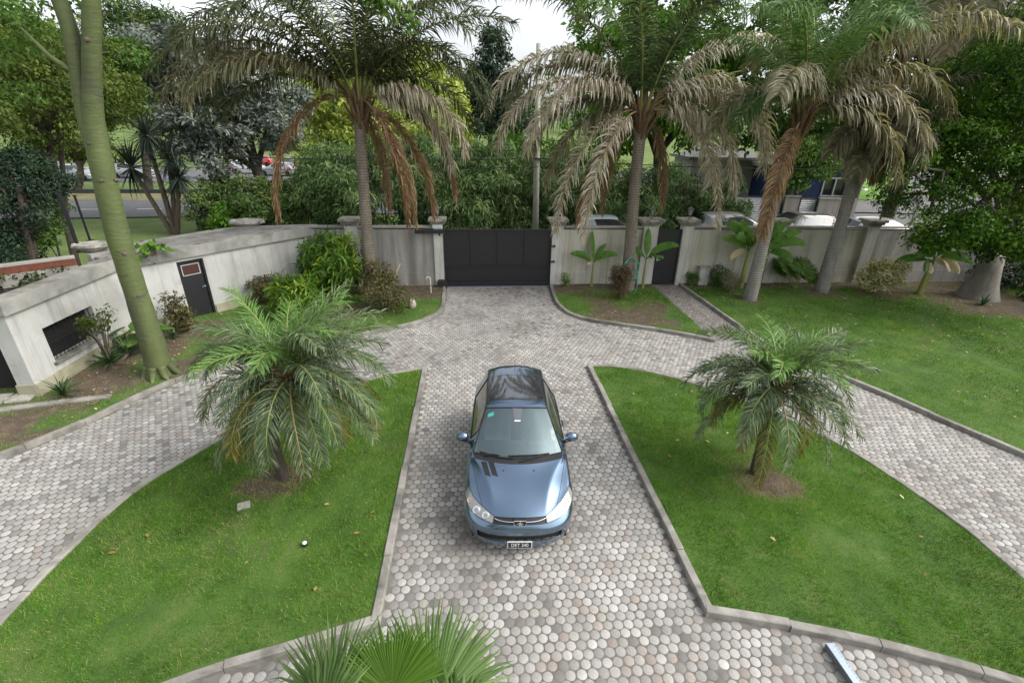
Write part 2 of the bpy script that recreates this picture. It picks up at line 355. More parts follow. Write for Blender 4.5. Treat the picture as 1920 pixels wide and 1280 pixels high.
# ------------------------------------------------------------------ ground, road, lawns
def groundmat():
    mt, nt, b, o = newmat('lawn_soil')
    a = nt.nodes.new('ShaderNodeAttribute'); a.attribute_name = 'soil'
    g = ramp(nt, noise(nt, 1.6, 6, .65, .4), [(.3, (.032, .07, .009)), (.5, (.05, .11, .012)), (.7, (.09, .13, .03))])
    s = ramp(nt, noise(nt, 4, 6, .7, .3), [(.3, (.05, .034, .024)), (.55, (.09, .064, .044)), (.75, (.16, .125, .085))])
    nf = nt.nodes.new('ShaderNodeMath'); nf.operation = 'ADD'; nt.links.new(a.outputs['Fac'], nf.inputs[0])
    n2 = nt.nodes.new('ShaderNodeMath'); n2.operation = 'MULTIPLY_ADD'; n2.inputs[1].default_value = .7; n2.inputs[2].default_value = -.35
    nt.links.new(noise(nt, 7, 5, .7), n2.inputs[0]); nt.links.new(n2.outputs[0], nf.inputs[1])
    nt.links.new(mix(nt, ramp(nt, nf.outputs[0], [(.25, (0, 0, 0)), (.6, (1, 1, 1))]), g, s), b.inputs['Base Color'])
    b.inputs['Roughness'].default_value = .95; bump(nt, b, noise(nt, 35, 5, .7), .6, .02); return mt
M['lawn'] = groundmat()
def sheet(name, poly, z, res=.1):
    P = np.asarray(poly); x0, y0 = P.min(0); x1, y1 = P.max(0)
    nx, ny = int((x1-x0)/res)+2, int((y1-y0)/res)+2
    X, Y = np.meshgrid(x0+np.arange(nx)*res, y0+np.arange(ny)*res, indexing='ij')
    Z = z + .03*(fbm(X, Y, .8, 9)-.5)
    V = np.stack([X, Y, Z], -1).reshape(-1, 3)
    i, j = np.meshgrid(np.arange(nx-1), np.arange(ny-1), indexing='ij')
    a = (i*ny+j).ravel(); Fq = np.stack([a, a+ny, a+ny+1, a+1], 1)
    cx = (X[:-1, :-1]+res/2).ravel(); cy = (Y[:-1, :-1]+res/2).ravel()
    k = inpoly(cx, cy, poly)
    for ln in KLINES: k[k] &= edge_dist(cx[k], cy[k], ln) > .065
    Fq = Fq[k]; used, inv = np.unique(Fq, return_inverse=True); V = V[used]; Fq = inv.reshape(Fq.shape)
    o = npmesh(name, V, Fq, M['lawn'], smooth=True)
    at_ = o.data.attributes.new('soil', 'FLOAT', 'POINT'); at_.data.foreach_set('value', soil(V[:, 0], V[:, 1]).astype(np.float32))
    return tag(o, kind='structure')
for p, rs in ((LLp, .09), (LRp, .09), (ULp, .1), (UR1p, .09), (UR2p, .12)): sheet('lawn', p, .075, rs)
mt, nt, b, o_ = newmat('far_ground')
g = ramp(nt, noise(nt, .35, 7, .65, .5), [(.3, (.06, .105, .02)), (.55, (.10, .15, .03)), (.72, (.17, .175, .065))])
nt.links.new(g, b.inputs['Base Color']); b.inputs['Roughness'].default_value = .95; bump(nt, b, noise(nt, 12, 5, .7), .6, .05)
M['far_ground'] = mt
gm = MB().add([(-600, -60, -.1), (600, -60, -.1), (600, 900, -.1), (-600, 900, -.1)], [(0, 1, 2, 3)])
tag(gm.build('ground', M['far_ground']), kind='structure')
tag(MB().box((-.8, 9.6, -.0375), (29.5, 17.2, .08)).build('driveway_bed', M['grout']), kind='structure')
# pavers: round topped stones in hexagonal packing, every stone real
PITCH = .132
def pavers(name, x0, x1, y0, y1, keep, palette, weights, seed, offy=0):
    r = np.random.default_rng(seed)
    ys = np.arange(y0, y1, PITCH*.866); C = []
    for k, y in enumerate(ys):
        xs = np.arange(x0 + (PITCH/2 if k % 2 else 0), x1, PITCH); C.append(np.stack([xs, np.full_like(xs, y)], 1))
    C = np.concatenate(C); C = C[keep(C[:, 0], C[:, 1])]; n = len(C)
    C = C + r.normal(0, .0022, C.shape)
    K = 12; ang = np.arange(K)*2*math.pi/K + math.pi/12
    rr = .0602*(1+r.normal(0, .018, (n, 1)))*(1+r.normal(0, .012, (n, K))); zt = .0048 + r.normal(0, .0006, (n, 1))
    tilt = r.normal(0, .005, (n, 2))
    ca, sa = np.cos(ang)[None], np.sin(ang)[None]
    def ringv(s, z): 
        x, y = rr*s*ca, rr*s*sa
        return np.stack([C[:, :1]+x, C[:, 1:]+y, z + x*tilt[:, :1] + y*tilt[:, 1:]], -1)
    top = ringv(.95, zt+np.zeros((n, K))); mid = ringv(1.0, zt-.0012+np.zeros((n, K))); bot = ringv(1.04, np.full((n, K), .0015))
    V = np.concatenate([top, mid, bot], 1).reshape(-1, 3)
    base = (np.arange(n)*K*3)[:, None]; kk = np.arange(K)[None]; k2 = (kk+1) % K
    Ft = base + kk
    q1 = np.stack([base+kk, base+K+kk, base+K+k2, base+k2], -1).reshape(-1, 4)
    q2 = np.stack([base+K+kk, base+2*K+kk, base+2*K+k2, base+K+k2], -1).reshape(-1, 4)
    pal = np.array(palette)
    wn = fbm(C[:, 0], C[:, 1], .55, 4); u = r.random(n)
    cum = np.cumsum(weights); cum = cum/cum[-1]
    u2 = np.clip(u + (wn-.5)*.5, 0, .999); idx = np.searchsorted(cum, u2)
    col = pal[np.clip(idx, 0, len(pal)-1)]*(1+r.normal(0, .06, (n, 1)))*(.84+.30*fbm(C[:, 0], C[:, 1], .8, 11))[:, None]*(1-.22*np.clip((fbm(C[:, 0], C[:, 1], .45, 17)-.56)*6, 0, 1))[:, None]
    col = np.concatenate([col, np.ones((n, 1))], 1)
    cols = np.concatenate([col, np.repeat(col, K, 0), np.repeat(col*np.array([.93, .93, .93, 1]), K, 0)])
    return tag(npmesh(name, V, [Ft, q1, q2], M['paver'], color=cols), kind='structure')
mt, nt, b, o_ = newmat('paver_stone'); a = nt.nodes.new('ShaderNodeAttribute'); a.attribute_name = 'col'
sp = ramp(nt, noise(nt, 60, 5, .75), [(.3, (.74, .74, .74)), (.6, (1.04, 1.04, 1.04))])
st = ramp(nt, noise(nt, 1.1, 6, .65, .8), [(.36, (.80, .78, .76)), (.6, (1, 1, 1))])
nt.links.new(mix(nt, 1, mix(nt, 1, a.outputs['Color'], sp, 'MULTIPLY'), st, 'MULTIPLY'), b.inputs['Base Color']); b.inputs['Roughness'].default_value = .85
bump(nt, b, noise(nt, 90, 4, .7), .25, .004); M['paver'] = mt
ALLB = [(np.asarray(p), p) for p in ALLP]
PATH = [(7.15, 18.1), (7.15, 12.55), (8.5, 12.55), (8.42, 14.3), (8.3, 18.1)]
def keep_drive(x, y):
    k = (y < 18.02)
    for p in ALLP: k &= ~inpoly(x, y, p)
    for ln in (LLp+LLp[:1], LRp+LRp[:1], ULc, UR1c, UR2a, UR2c): k &= edge_dist(x, y, ln) > .035
    k &= ~inpoly(x, y, PATH)
    return k
GREYS = [(.185, .178, .168), (.225, .218, .205), (.30, .26, .23), (.335, .305, .27), (.285, .275, .258), (.335, .325, .305), (.37, .36, .338), (.415, .403, .38)]
pavers('driveway', -11.5, 11.7, 2.0, 18.05, keep_drive, GREYS, [.03, .06, .045, .055, .15, .26, .25, .15], 21)
pavers('path', 7.12, 8.6, 12.5, 18.03, lambda x, y: inpoly(x, y, PATH) & (edge_dist(x, y, UR2a) > .11), [(.17, .155, .14), (.22, .20, .185), (.26, .235, .215), (.31, .28, .26)], [.2, .35, .3, .15], 22)
def kerb(line, w=.115, h=.105, inside=1, gaps=True):
    """concrete kerb of short cast blocks along a line; the block lies on the garden side"""
    P = [np.array(p, float)[:2] for p in line]
    nrm = []
    for i in range(len(P)):
        t = P[min(i+1, len(P)-1)]-P[max(i-1, 0)]; t = t/np.linalg.norm(t); nrm.append(np.array([-t[1], t[0]])*inside)
    d = np.concatenate([[0], np.cumsum([np.linalg.norm(P[i+1]-P[i]) for i in range(len(P)-1)])]); PX = np.array(P); NX = np.array(nrm)
    nb = max(1, round(d[-1]/.95)); ed = np.linspace(0, d[-1], nb+1)
    it = lambda A, x: np.array([np.interp(x, d, A[:, 0]), np.interp(x, d, A[:, 1])])
    mbk = MB()
    for b_ in range(nb):
        V = []; Fc = []; jz = random.uniform(-.008, .008); jo = random.uniform(-.009, .009); ss = np.linspace(ed[b_]+.004, ed[b_+1]-.004, 6)
        for x in ss:
            p = it(PX, x); n_ = it(NX, x); n_ = n_/np.linalg.norm(n_); p = p+n_*jo; q = p+n_*w; a = p+n_*.012; c = q-n_*.012
            V += [(p[0], p[1], -.02), (p[0], p[1], h-.012+jz), (a[0], a[1], h+jz), (c[0], c[1], h+jz), (q[0], q[1], h-.012+jz), (q[0], q[1], -.02)]
        for i in range(5):
            for k in range(5): a = i*6+k; Fc.append((a, a+1, a+7, a+6))
        Fc += [tuple(range(6)), tuple(30+k for k in range(5, -1, -1))]
        mbk.add(V, Fc)
    return tag(mbk.build('kerb', M['kerb']), kind='structure')
kerb([(-1.26, y) for y in np.linspace(4.13, 11.13, 15)], inside=1)
kerb(LL, inside=1); kerb(LLb, inside=1)
kerb([(2.94, y) for y in np.linspace(3.96, 11.03, 15)], inside=-1)
kerb(LR, inside=-1, h=.1); kerb(LRb, inside=-1)
kerb(ULc, inside=-1); kerb(UR1c, inside=1)
kerb(UR2a, inside=1, w=.1); kerb(UR2c, inside=1)
kerb([(-8.22, 9.88), (-9.0, 9.72), (-10.3, 9.38), (-12.5, 8.9)], w=.16, inside=-1, h=.12)
# grass
def blades(polys, dens, hgt, wid, seed, dmax=1e9):
    r = np.random.default_rng(seed); XY = []
    for p, dn in zip(polys, dens):
        P = np.asarray(p); x0, y0 = P.min(0); x1, y1 = P.max(0); x1 = min(x1, 24); n = int((x1-x0)*(y1-y0)*dn)
        x = r.uniform(x0, x1, n); y = r.uniform(y0, y1, n); k = inpoly(x, y, p)
        x, y = x[k], y[k]; k = r.random(len(x)) > soil(x, y)*.92 - .06
        for ln in KLINES: k[k] &= edge_dist(x[k], y[k], ln) > .14
        XY.append(np.stack([x[k], y[k]], 1))
    XY = np.concatenate(XY); n = len(XY); x, y = XY.T
    big = fbm(x, y, 1.3, 6); h = hgt*(.5+1.0*r.random(n))*(.35+1.3*big)*(.7+.6*fbm(x, y, 5, 21)); a = r.uniform(0, 2*math.pi, n); ln = r.uniform(.2, 1.1, n)*h
    b_ = r.uniform(0, 2*math.pi, n); ww = wid*(.6+.8*r.random(n))*(1+np.maximum(0, np.hypot(x, y)-9)*.05)
    z = np.full(n, .07); dx, dy = np.cos(a)*ww/2, np.sin(a)*ww/2
    V = np.stack([np.stack([x-dx, y-dy, z], 1), np.stack([x+dx, y+dy, z], 1), np.stack([x+np.cos(b_)*ln, y+np.sin(b_)*ln, z+h], 1)], 1).reshape(-1, 3)
    Fq = np.arange(n*3).reshape(-1, 3)
    rn = .36 + (fbm(x, y, .7, 8)-.5)*1.0 + (fbm(x, y, 4.5, 2)-.5)*.8 + r.normal(0, .2, n) + .5*soil(x, y); rn = rn + .35*np.clip((fbm(x, y, .55, 31)-.5)*3, 0, 1)*(x < 0); rn = np.where(r.random(n) < .08+.08*(x < 0)+.55*soil(x, y), .92+.1*r.random(n), rn*.85); rn = np.clip(rn, 0, 1)
    return tag(npmesh('grass', V, Fq, M['grass'], face_attr=rn), 'short green lawn grass with yellowed patches', 'grass', kind='stuff')
blades([LLp, LRp, ULp, UR1p, UR2p], [4200, 4200, 900, 1500, 1400], .046, .0062, 31)

# ------------------------------------------------------------------ plant generators
def unit(v): return v/np.maximum(1e-9, np.linalg.norm(v, axis=-1, keepdims=True))
def frond_arrays(p0, az, el0, el1, L, n=60, leaf=.5, wid=.03, droop=.7, pw=1.0, plume=.35, r0=.022, start=.12, daz=0, seed=0, swp=.55, segs=3, base_rnd=.5, tipcol=.0, fold=0):
    """one feather frond: drooping rachis and two rows of bent leaflets. angles in degrees"""
    r = np.random.default_rng(seed)
    K = 22; t = np.linspace(0, 1, K); el = np.radians(el0+(el1-el0)*t**pw); A = np.radians(az+daz*t)
    d = np.stack([np.cos(el)*np.cos(A), np.cos(el)*np.sin(A), np.sin(el)], 1)
    pts = np.array(p0)[None]+np.concatenate([[[0, 0, 0]], np.cumsum((d[1:]+d[:-1])/2*(L/(K-1)), 0)])
    side = np.stack([-np.sin(A), np.cos(A), 0*A], 1); upv = unit(np.cross(d, side)); upv *= np.where(upv[:, 2:3] < 0, 1, 1)
    V = []; Q = []; RN = []; MI = []; nv = 0
    # rachis
    k = 5; aa = np.arange(k)*2*np.pi/k; rad = r0*(1-.85*t)+.003
    rv = pts[:, None]+rad[:, None, None]*(np.cos(aa)[None, :, None]*side[:, None]*1.3+np.sin(aa)[None, :, None]*upv[:, None])
    V.append(rv.reshape(-1, 3)); i, j = np.meshgrid(np.arange(K-1), np.arange(k), indexing='ij'); i = i.ravel(); j = j.ravel(); j2 = (j+1) % k
    q = np.stack([i*k+j, i*k+j2, (i+1)*k+j2, (i+1)*k+j], 1); Q.append(q); RN.append(np.full(len(q), .5)); MI.append(np.ones(len(q), int)); nv = K*k
    for sgn in (-1, 1):
        s = np.clip(np.linspace(start, .995, n)+r.normal(0, .25/n, n), start, .999); f = s*(K-1); i0 = np.minimum(f.astype(int), K-2); w_ = (f-i0)[:, None]
        lp = lambda a: a[i0]*(1-w_)+a[i0+1]*w_
        P, T, S, U = lp(pts), unit(lp(d)), unit(lp(side)), unit(lp(upv))
        ll = leaf*(.35+.65*np.sin(np.pi*np.clip(.14+s*.80, 0, 1))**.8)*(1+r.normal(0, .10, n))
        lift = r.normal(.12, plume, n)[:, None]
        D0 = unit(T*(swp+.35*s[:, None])+S*sgn*(1-.35*s[:, None])*(1-fold)+U*(lift+fold*.2))
        Wv = unit(T-D0*(T*D0).sum(1, keepdims=True)+r.normal(0, .25, (n, 3)))
        pos = P.copy(); D = D0; rows = []; ww = wid*(.75+.5*r.random(n))[:, None]
        prof = np.interp(np.linspace(0, 1, segs+1), [0, .3, .7, 1], [.55, 1, .75, .08])
        dr = droop*(1+r.normal(0, .25, n))[:, None]
        for m_ in range(segs+1):
            rows.append(np.stack([pos-Wv*ww*prof[m_]/2, pos+Wv*ww*prof[m_]/2], 1))
            if m_ < segs:
                pos = pos+D*(ll/segs)[:, None]; D = unit(D+np.array([0, 0, -1.])*dr*(1.15/segs)*(1+m_*.35))
        LV = np.stack(rows, 1).reshape(n, -1, 3)   # n, (segs+1)*2, 3
        V.append(LV.reshape(-1, 3)); b0 = nv+np.arange(n)[:, None]*(segs+1)*2
        for m_ in range(segs):
            q = b0+np.array([[m_*2, m_*2+1, m_*2+3, m_*2+2]]); Q.append(q)
            RN.append(np.clip(base_rnd+r.normal(0, .2, n)+tipcol*(s-.4)+.06*m_, 0, 1)); MI.append(np.zeros(n, int))
        nv += n*(segs+1)*2
    return np.concatenate(V), np.concatenate(Q), np.concatenate(RN), np.concatenate(MI)
def add_frond(par, mat, rmat, *a, name='frond', **k):
    V, Q, RN, MI = frond_arrays(*a, **k)
    return npmesh(name, V, Q, [mat, rmat], par, face_attr=RN, mi=MI)
def trunk(par, pts, rads, mat, name='trunk', n=12, sub=5, wob=.0):
    P = spline([list(p)+[r] for p, r in zip(pts, rads)], sub)
    mb = MB().tube([p[:3] for p in P], [max(.004, p[3]*(1+random.uniform(-wob, wob))) for p in P], n)
    return mb.build(name, mat, par, smooth=True)
def leaves(blobs, n, size, aspect=.5, clump=.35, nclump=60, shell=.55, upb=.35, seed=0, droop=0, jit=.35, gap=0):
    """leaf shaped faces gathered in clumps through blobs (cx,cy,cz,rx,ry,rz,weight)"""
    r = np.random.default_rng(seed); B = np.array([tuple(b)+(1,)*(7-len(b)) for b in blobs], float)
    wgt = B[:, 6]*(B[:, 3]*B[:, 4]*B[:, 5])**.67; wgt /= wgt.sum()
    ci = r.choice(len(B), nclump, p=wgt); d = unit(r.normal(0, 1, (nclump, 3))); rad = shell+(1-shell)*r.random(nclump)**.6
    rad = np.where(r.random(nclump) < .18, r.random(nclump), rad)
    cc = B[ci, :3]+d*rad[:, None]*B[ci, 3:6]; cr = clump*(.55+.9*r.random(nclump)); ct = r.normal(0, .24, nclump)
    li = r.choice(nclump, n, p=cr**2/np.sum(cr**2)); off = r.normal(0, 1, (n, 3)); off = unit(off)*(r.random((n, 1))**.45)
    off[:, 2] *= .75; c = cc[li]+off*cr[li][:, None]
    out = unit(off+.5*d[li]); nrm = unit(out*.7+np.array([0, 0, upb])+r.normal(0, .55, (n, 3)))
    ax = unit(np.cross(nrm, r.normal(0, 1, (n, 3)))+out*.5+np.array([0, 0, -droop])); ax = unit(ax-nrm*(ax*nrm).sum(1, keepdims=True)*(.9 if droop < .5 else .2))
    sd = unit(np.cross(nrm, ax)); s = size*(.6+.8*r.random((n, 1))); h = s*aspect/2
    tip = c+ax*s+np.array([0, 0, -1])*s*.12; midp = c+ax*s*.45+nrm*s*.06
    V = np.stack([c, midp-sd*h, tip, midp+sd*h], 1).reshape(-1, 3)
    return V, np.arange(n*4).reshape(-1, 4), np.clip(.5+ct[li]+r.normal(0, jit*.5, n), 0, 1)
def crown(par, mat, blobs, n, size, name='crown', **k):
    V, Q, RN = leaves(blobs, n, size, **k)
    return npmesh(name, V, Q, mat, par, face_attr=RN)
def limbs(par, mat, base, top, blobs, r0, name='trunk', n=9, kfork=.55, twigs=3, bend=.25, seed=1):
    """tapered trunk with limbs reaching into each blob"""
    rr = random.Random(seed); mb = MB(); base = Vector(base); top = Vector(top)
    tp = [base+Vector((0, 0, -.2)), base.lerp(top, .1), base.lerp(top, .5)+Vector((rr.uniform(-1, 1), rr.uniform(-1, 1), 0))*r0*bend*2, top]
    P = spline([list(p) for p in tp], 5); k = len(P)
    mb.tube(P, [r0*(1.35 if i == 0 else 1)*(1-.5*i/k) for i in range(k)], n)
    for b in blobs:
        c = Vector(b[:3]); st = base.lerp(top, rr.uniform(kfork, 1)); e = c+Vector((rr.uniform(-.4, .4)*b[3], rr.uniform(-.4, .4)*b[4], b[5]*.3))
        mdl = st.lerp(e, .5)+Vector((0, 0, .12*(e-st).length)); Q = spline([st, mdl, e], 5)
        mb.tube(Q, [r0*.42*(1-.85*i/len(Q)) for i in range(len(Q))], 6)
        for _ in range(twigs):
            s_ = Vector(Q[rr.randint(4, len(Q)-2)]); e2 = c+Vector((rr.uniform(-.9, .9)*b[3], rr.uniform(-.9, .9)*b[4], rr.uniform(-.7, .8)*b[5]))
            mb.tube(spline([s_, s_.lerp(e2, .5)+Vector((0, 0, .05)), e2], 3), [r0*.15, r0*.13, r0*.12, r0*.1, r0*.08, r0*.06, r0*.04], 5)
    return mb.build(name, mat, par, smooth=True)
def tree(name, label, cat, base, top, blobs, r0, bark_, leaf_, n, size, group=None, seed=1, lim=None, **k):
    """base/top/blobs in world metres; parts are stored relative to the base"""
    o = root(name, base); tag(o, label, cat, group); B = Vector(base)
    rel = [(b[0]-B.x, b[1]-B.y, b[2]-B.z)+tuple(b[3:]) for b in blobs]
    limbs(o, bark_, (0, 0, 0), Vector(top)-B, rel, r0, seed=seed, **(lim or {}))
    crown(o, leaf_, rel, n, size, seed=seed, **k); return o
def bush(name, label, base, blobs, leaf_, n, size, group=None, seed=1, stem=None, cat='shrub', **k):
    o = root(name, base); tag(o, label, cat, group)
    mb = MB(); rr = random.Random(seed)
    for b in blobs:
        for _ in range(4):
            e = Vector((b[0]+rr.uniform(-.6, .6)*b[3], b[1]+rr.uniform(-.6, .6)*b[4], b[2]+rr.uniform(-.2, .7)*b[5]))
            mb.tube([(rr.uniform(-.06, .06), rr.uniform(-.06, .06), -.05), (e.x*.4, e.y*.4, e.z*.55), e], [.016, .012, .005], 5)
    mb.build('stem', stem or M['bark_b'], o)
    crown(o, leaf_, blobs, n, size, name='foliage', seed=seed, **k); return o
def strap_plant(name, label, base, leaf_, n, ln, wid, el=(10, 80), bendk=60, cat='plant', stemh=0, group=None, seed=1, trunk_r=.05, segs=4, heads=None, azr=(0, 360)):
    """rosettes of strap leaves (agave, yucca, dracaena)"""
    o = root(name, base); tag(o, label, cat, group); r = np.random.default_rng(seed)
    V = []; Q = []; RN = []; nv = 0
    for (hx, hy, hz) in heads or [(0, 0, stemh)]:
        for i in range(n):
            az = np.radians(r.uniform(*azr)); e0 = np.radians(r.uniform(*el)); l = ln*(.7+.5*r.random()); p = np.array([hx, hy, hz+.02]); w_ = wid*(.7+.6*r.random())
            rows = []; side = np.array([-np.sin(az), np.cos(az), 0]); side = unit(side+r.normal(0, .25, 3))
            prof = np.interp(np.linspace(0, 1, segs+1), [0, .35, 1], [.5, 1, .04]); rn_ = np.clip(.45+r.normal(0, .2), 0, 1)
            for m_ in range(segs+1):
                rows += [p-side*w_*prof[m_]/2, p+side*w_*prof[m_]/2]
                ee = e0-np.radians(bendk)*(m_/segs)**1.3*(.6+.8*r.random()); p = p+l/segs*np.array([np.cos(ee)*np.cos(az), np.cos(ee)*np.sin(az), np.sin(ee)])
            V += rows
            for m_ in range(segs): Q.append([nv+m_*2, nv+m_*2+1, nv+m_*2+3, nv+m_*2+2]); RN.append(np.clip(rn_+.1*m_/segs, 0, 1))
            nv += (segs+1)*2
    npmesh('leaves', V, np.array(Q), leaf_, o, face_attr=RN)
    if stemh or heads:
        mb = MB()
        for (hx, hy, hz) in heads or [(0, 0, stemh)]: mb.tube([(hx*.1, hy*.1, -.05), (hx*.6, hy*.6, hz*.55), (hx, hy, hz+.05)], [trunk_r*1.2, trunk_r, trunk_r*.9], 7)
        mb.build('stem', M['bark_b'], o)
    return o
def banana(name, label, base, spec, seed=1, h=.9, cat='banana plant', group=None, r0=.06, stems=((0, 0),), k=1.0, face=.9):
    """spec: (az, el0, bend, length, width, tone, stem index)"""
    o = root(name, base); tag(o, label, cat, group); r = np.random.default_rng(seed)
    mb = MB()
    for (sx, sy) in stems: mb.tube([(sx, sy, -.05), (sx, sy, h*.5), (sx*1.05, sy*1.05, h)], [r0*1.3, r0, r0*.6], 8)
    mb.build('stem', M['rachis_g'], o)
    for s_ in spec:
        az, e0, bend, l, wd, tone = s_[:6]; l *= k; wd *= k; e0 = min(82, e0+10); sx, sy = stems[s_[6] if len(s_) > 6 else 0]
        N = 14; p = np.array([sx, sy, h-.05]); A = np.radians(az); side = np.array([-np.sin(A), np.cos(A), 0.]); rows = []; V = []; Q = []; RN = []
        for i in range(N+1):
            t = i/N; e = np.radians(e0-bend*t**1.4); d = np.array([np.cos(e)*np.cos(A), np.cos(e)*np.sin(A), np.sin(e)]); u = np.cross(d, side)
            if u[2] < 0: u = -u
            if i == 0: tw = r.normal(0, .35)
            nv_ = u*(1-.55*face)+np.array([tw, -face, .25]); nv_ = unit(nv_-d*(nv_@d)); u = nv_; side = unit(np.cross(d, u))
            if t < .18: w_ = .02
            else: w_ = wd*np.sin(np.pi*min(1, (t-.18)/.82*.93+.07))**.55/2
            rip = .0 if i % 3 else -.05*wd
            V += [p-side*(w_+rip*r.random())-u*w_*.35+np.array([0, 0, -.06*w_*r.random()]), p, p+side*(w_+rip*r.random())-u*w_*.35]
            p = p+d*l/N
        for i in range(N):
            for k_ in (0, 1): Q.append([i*3+k_, i*3+k_+1, i*3+4+k_, i*3+3+k_]); RN.append(np.clip(tone+r.normal(0, .10), 0, 1))
        npmesh('leaf', V, np.array(Q), M['banana'] if tone >= 0 and tone < 2 else M['litter'], o, face_attr=np.clip(RN, 0, 1), smooth=True)
    return o
def fanleaf(par, mat, c, nrm, axis, rad, n=38, span=300, droop=.25, seed=0, split=.55, name='leaf', seg=5, wscale=1.0, bw=.5):
    """palmate leaf: pleated segments radiating from the hastula, free tips drooping"""
    r = np.random.default_rng(seed); c = np.array(c, float); nn = unit(np.array(nrm, float)); a0 = np.array(axis, float); a0 = unit(a0-nn*(a0@nn)); b0 = np.cross(nn, a0)
    V = []; Q = []; RN = []; nv = 0; st = math.radians(span)/n
    for i in range(n):
        a = -math.radians(span)/2+st*(i+.5)+r.normal(0, st*.12); d = a0*math.cos(a)+b0*math.sin(a); sd = -a0*math.sin(a)+b0*math.cos(a)
        l = rad*(.80+.25*math.cos(a*.55))*(1+r.normal(0, .05)); p = c.copy(); dd = d.copy(); tone = np.clip(bw+r.normal(0, .24), 0, 1)
        ph = r.normal(0, .10)
        for m_ in range(seg+1):
            t = m_/seg; w_ = (min(t, split)*l*st*.62+.002 if t <= split else split*l*st*.62*(1-(t-split)/(1-split))**.8+.0012)*wscale
            V += [p-sd*w_-nn*w_*.9, p+nn*w_*.4, p+sd*w_-nn*w_*.9]
            p = p+dd*l/seg
            if t > .25: dd = unit(dd+np.array([0, 0, -1])*droop*(.25+t)*(1+r.normal(0, .5))+sd*ph*t)
        for m_ in range(seg):
            for k in (0, 1): Q.append([nv+m_*3+k, nv+m_*3+k+1, nv+m_*3+k+4, nv+m_*3+k+3]); RN.append(np.clip(tone+(.25*(m_/seg-.6) if m_ > 2 else 0), 0, 1))
        nv += (seg+1)*3
    return npmesh(name, V, np.array(Q), mat, par, face_attr=RN)
# ------------------------------------------------------------------ garden palms
def feather_palm(name, label, base, ct, lean, nf, L, seed, r0, nd):
    o = root(name, base); tag(o, label, 'palm'); r = random.Random(seed); B = Vector(base); top = Vector(ct)-B
    trunk(o, [(0, 0, -.1), (lean[0], lean[1], top.z*.45), (top.x*.9, top.y*.9, top.z*.85), tuple(top)], [r0*1.35, r0, r0*.95, r0*1.25], M['bark_d'], wob=.12)
    mb = MB()
    for i in range(64):
        a = i*2.4; z = top.z-.36+i*.008; mb.tube([(top.x+math.cos(a)*r0*.7, top.y+math.sin(a)*r0*.7, z-.08), (top.x+math.cos(a)*r0*2.0, top.y+math.sin(a)*r0*2.0, z+.07), (top.x+math.cos(a)*r0*3.9, top.y+math.sin(a)*r0*3.9, z+.14)], [.026, .018, .008], 5)
    mb.build('leaf_base', M['fibre'], o)
    for i in range(nd):
        add_frond(o, M['phoenixy'] if i % 3 == 0 else M['phoenix'], M['rachis_g'], (top.x, top.y, top.z-.1), i*83+r.uniform(-12, 12), r.uniform(-18, 16), r.uniform(-88, -66), L*r.uniform(.8, 1.12), n=70, leaf=.34*L/1.9, wid=.0165, droop=.9, pw=.8, plume=.3, r0=.010, start=.16, seed=seed*300+i, swp=.7, base_rnd=.4, tipcol=.4)
    for i in range(nf):
        t = i/(nf-1); az = i*137.5+r.uniform(-14, 14); e0 = 88-t*82+r.uniform(-9, 9); e1 = e0-(74+34*t)+r.uniform(-34, 26)
        l = L*(.74+.3*math.sin(math.pi*(.25+t*.55)))*r.uniform(.8, 1.1)
        if 232 < az % 360 < 308 and .22 < t < .72: continue
        mat = M['phoenixn'] if t < .14 else (M['phoenixy'] if (t > .72 and i % 3 == 0) else M['phoenix'])
        add_frond(o, mat, M['rachis_g'] if t < .85 else M['rachis_y'], (top.x, top.y, top.z-.04*t), az, e0, e1, l, n=64, leaf=.37*L/1.9, wid=.0165, droop=.55+.35*t, pw=1.15, plume=.42, daz=r.uniform(-16, 16), r0=.010, start=.16, seed=seed*100+i, swp=.75, base_rnd=.42-.1*t+.12*r.random(), tipcol=.5 if t > .8 else .12)
    return o
feather_palm('feather_palm', 'broad feather palm with arching grey green fronds on the left lawn', (-3.40, 6.95, .06), (-2.92, 6.88, 2.15), (-.02, .0), 68, 1.74, 11, .085, 13)
feather_palm('feather_palm', 'smaller feather palm with a bare thin trunk on the right lawn', (5.07, 6.6, .06), (5.02, 6.62, 1.85), (-.05, 0), 58, 1.54, 12, .06, 6)

